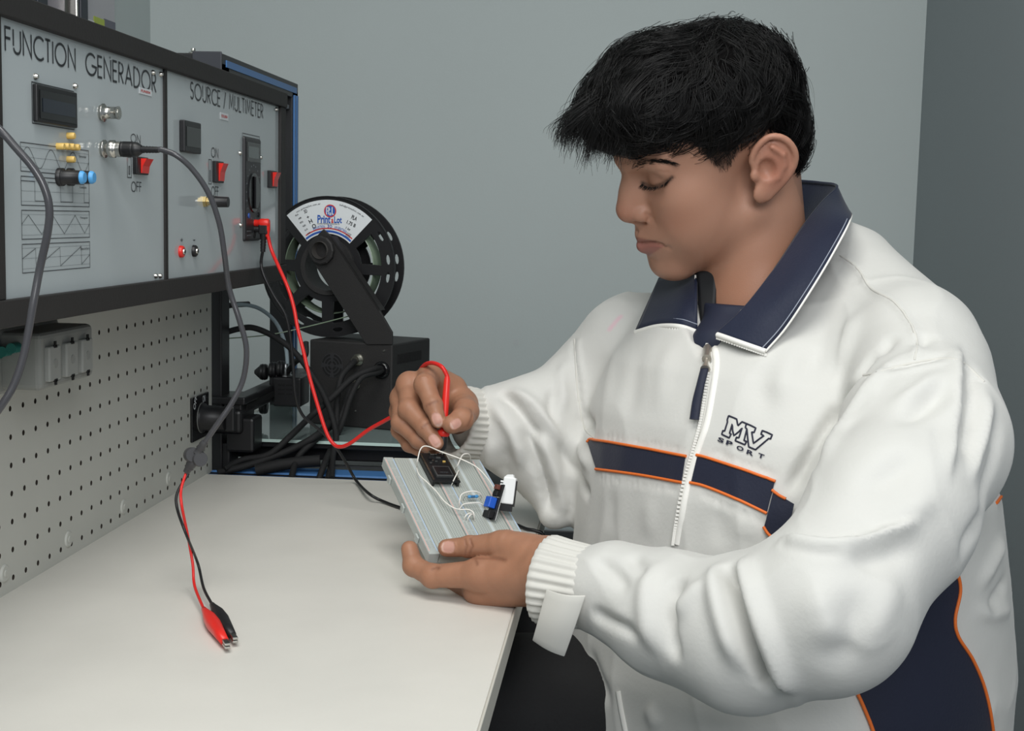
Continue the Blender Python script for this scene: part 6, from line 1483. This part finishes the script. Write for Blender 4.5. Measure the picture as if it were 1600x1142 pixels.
# resistor
q0, q1 = bp_(731, 776, .004), bp_(747, 775.5, .004); rs_ = thing('resistor', 'small blue axial resistor under the looped white wires', 'resistor', (q0+q1)/2); d_ = unit(q1-q0)
m = MB(); L_ = np.linalg.norm(q1-q0); m.lathe(q0, q1, [(0, .0010), (.08, .0016), (.2, .0017), (.3, .0013), (.7, .0013), (.8, .0017), (.92, .0016), (1, .0010)], 14); m.build('body', mat('resistor_blue', rgb(78, 150, 206), .35), rs_)
m = MB()
for t in (.32, .45, .58): m.lathe(q0+d_*L_*t, q0+d_*L_*(t+.06), [(0, .00136), (1, .00136)], 14, False)
m.build('colour_band', mat('resistor_band', rgb(40, 60, 96), .4), rs_); m = MB(); m.tube([q0-d_*.004-bz_*.006, q0-d_*.0035, q0], .0003, 6); m.tube([q1, q1+d_*.0035, q1+d_*.004-bz_*.006], .0003, 6); m.build('lead', steel, rs_)
# sensor module standing on the board: thin plate edge-on, blue potentiometer, white humidity sensor
s0 = bp_(770, 812, 0); Up = unit(bz_*.86+by_*.30+bx_*.25)
pxs = 1.22/F
v_dn = PY(766, 812, s0[1]); v_up = PY(782, 757, s0[1]+.012)
wd = unit(np.cross(unit(v_up-v_dn), unit(CAMO-v_dn)))     # across the picture
out = unit(np.cross(unit(v_up-v_dn), wd)); out = out if np.dot(out, CAMO-v_dn) > 0 else -out
fc = unit(-wd*.88+out*.48) if (wd[0] > 0) else unit(wd*.88+out*.48)          # plate normal: mostly to the left
axu = unit(v_up-v_dn); tan_ = unit(np.cross(axu, fc))
sm = thing('sensor_module', 'small sensor module with a blue potentiometer and white vented humidity sensor', 'sensor module', v_dn)
HL = np.linalg.norm(v_up-v_dn)
m = MB().frame(v_dn, tan_, axu); m.box((-.008, 0, -.0008), (.008, HL, .0008), .0002); m.build('circuit_plate', pcb, sm)
m = MB().frame(v_dn, tan_, axu); m.box((-.0082, 0, -.0011), (.0082, HL, -.0008)); m.build('plate_edge', whitem, sm)
zn = 1 if np.dot(np.cross(tan_, axu), fc) > 0 else -1
def sbox(x0, x1, y0, y1, z0, z1, nm, mm, ch=.0003):
    m = MB().frame(v_dn, tan_, axu); a, b = sorted((zn*z0, zn*z1)); m.box((x0, y0, a), (x1, y1, b), ch); return m.build(nm, mm, sm)
sbox(-.006, .004, HL*.30, HL*.60, .0008, .0085, 'potentiometer', mat('trimmer_blue', rgb(36, 92, 196), .35), .0008)
sbox(-.006, .006, HL*.04, HL*.22, .0008, .0065, 'pin_socket', blk)
sbox(-.005, .003, HL*.66, HL*.80, .0008, .003, 'chip', blk); sbox(-.003, .003, HL*.84, HL*.97, .0008, .0045, 'red_component', mat('brown_led', rgb(110, 62, 52), .4))
for k in range(5): sbox(-.006+.0025*k, -.0045+.0025*k, HL*.62, HL*.645, .0008, .0016, 'component', steel, .0001)
# humidity sensor: white vented housing rising to the right
h0, h1 = PY(790, 797, s0[1]+.006), PY(797, 742, s0[1]+.014); ha = unit(h1-h0); hw_ = unit(np.cross(ha, unit(CAMO-h0))); ho = unit(np.cross(hw_, ha))
if hw_[0] < 0: hw_, ho = -hw_, -ho
hx = unit(hw_*.97+ho*.25*(1 if np.dot(ho, CAMO-h0) > 0 else -1)); hz = np.cross(hx, ha)
HLh = np.linalg.norm(h1-h0)
m = MB().frame(h0, hx, ha); m.box((-.0052, .006, -.0035), (.0072, HLh*.93, .0035), .0012); m.prism([(-.005, HLh*.92), (.005, HLh*.92), (.0035, HLh*1.02), (-.002, HLh*1.0)], -.0024, .0024); hb = m.build('humidity_sensor', whitem, sm)
m = MB().frame(h0, hx, ha)
for k in range(7):
    y = .009+k*(HLh-.014)/7; m.box((-.0078, y, -.0033), (.0050, y+.0017, .0033), .0002)
tag(m.build('vent_ribs', whitem, hb), kind='stuff')
m = MB().frame(h0, hx, ha); m.box((-.006, -.001, -.0022), (.006, .0065, .0022), .0004); m.build('sensor_base', blk, hb); m = MB().frame(h0, hx, ha); m.box((.0069, .004, -.002), (.0078, HLh*.85, .002)); m.build('sensor_back', blk, hb)
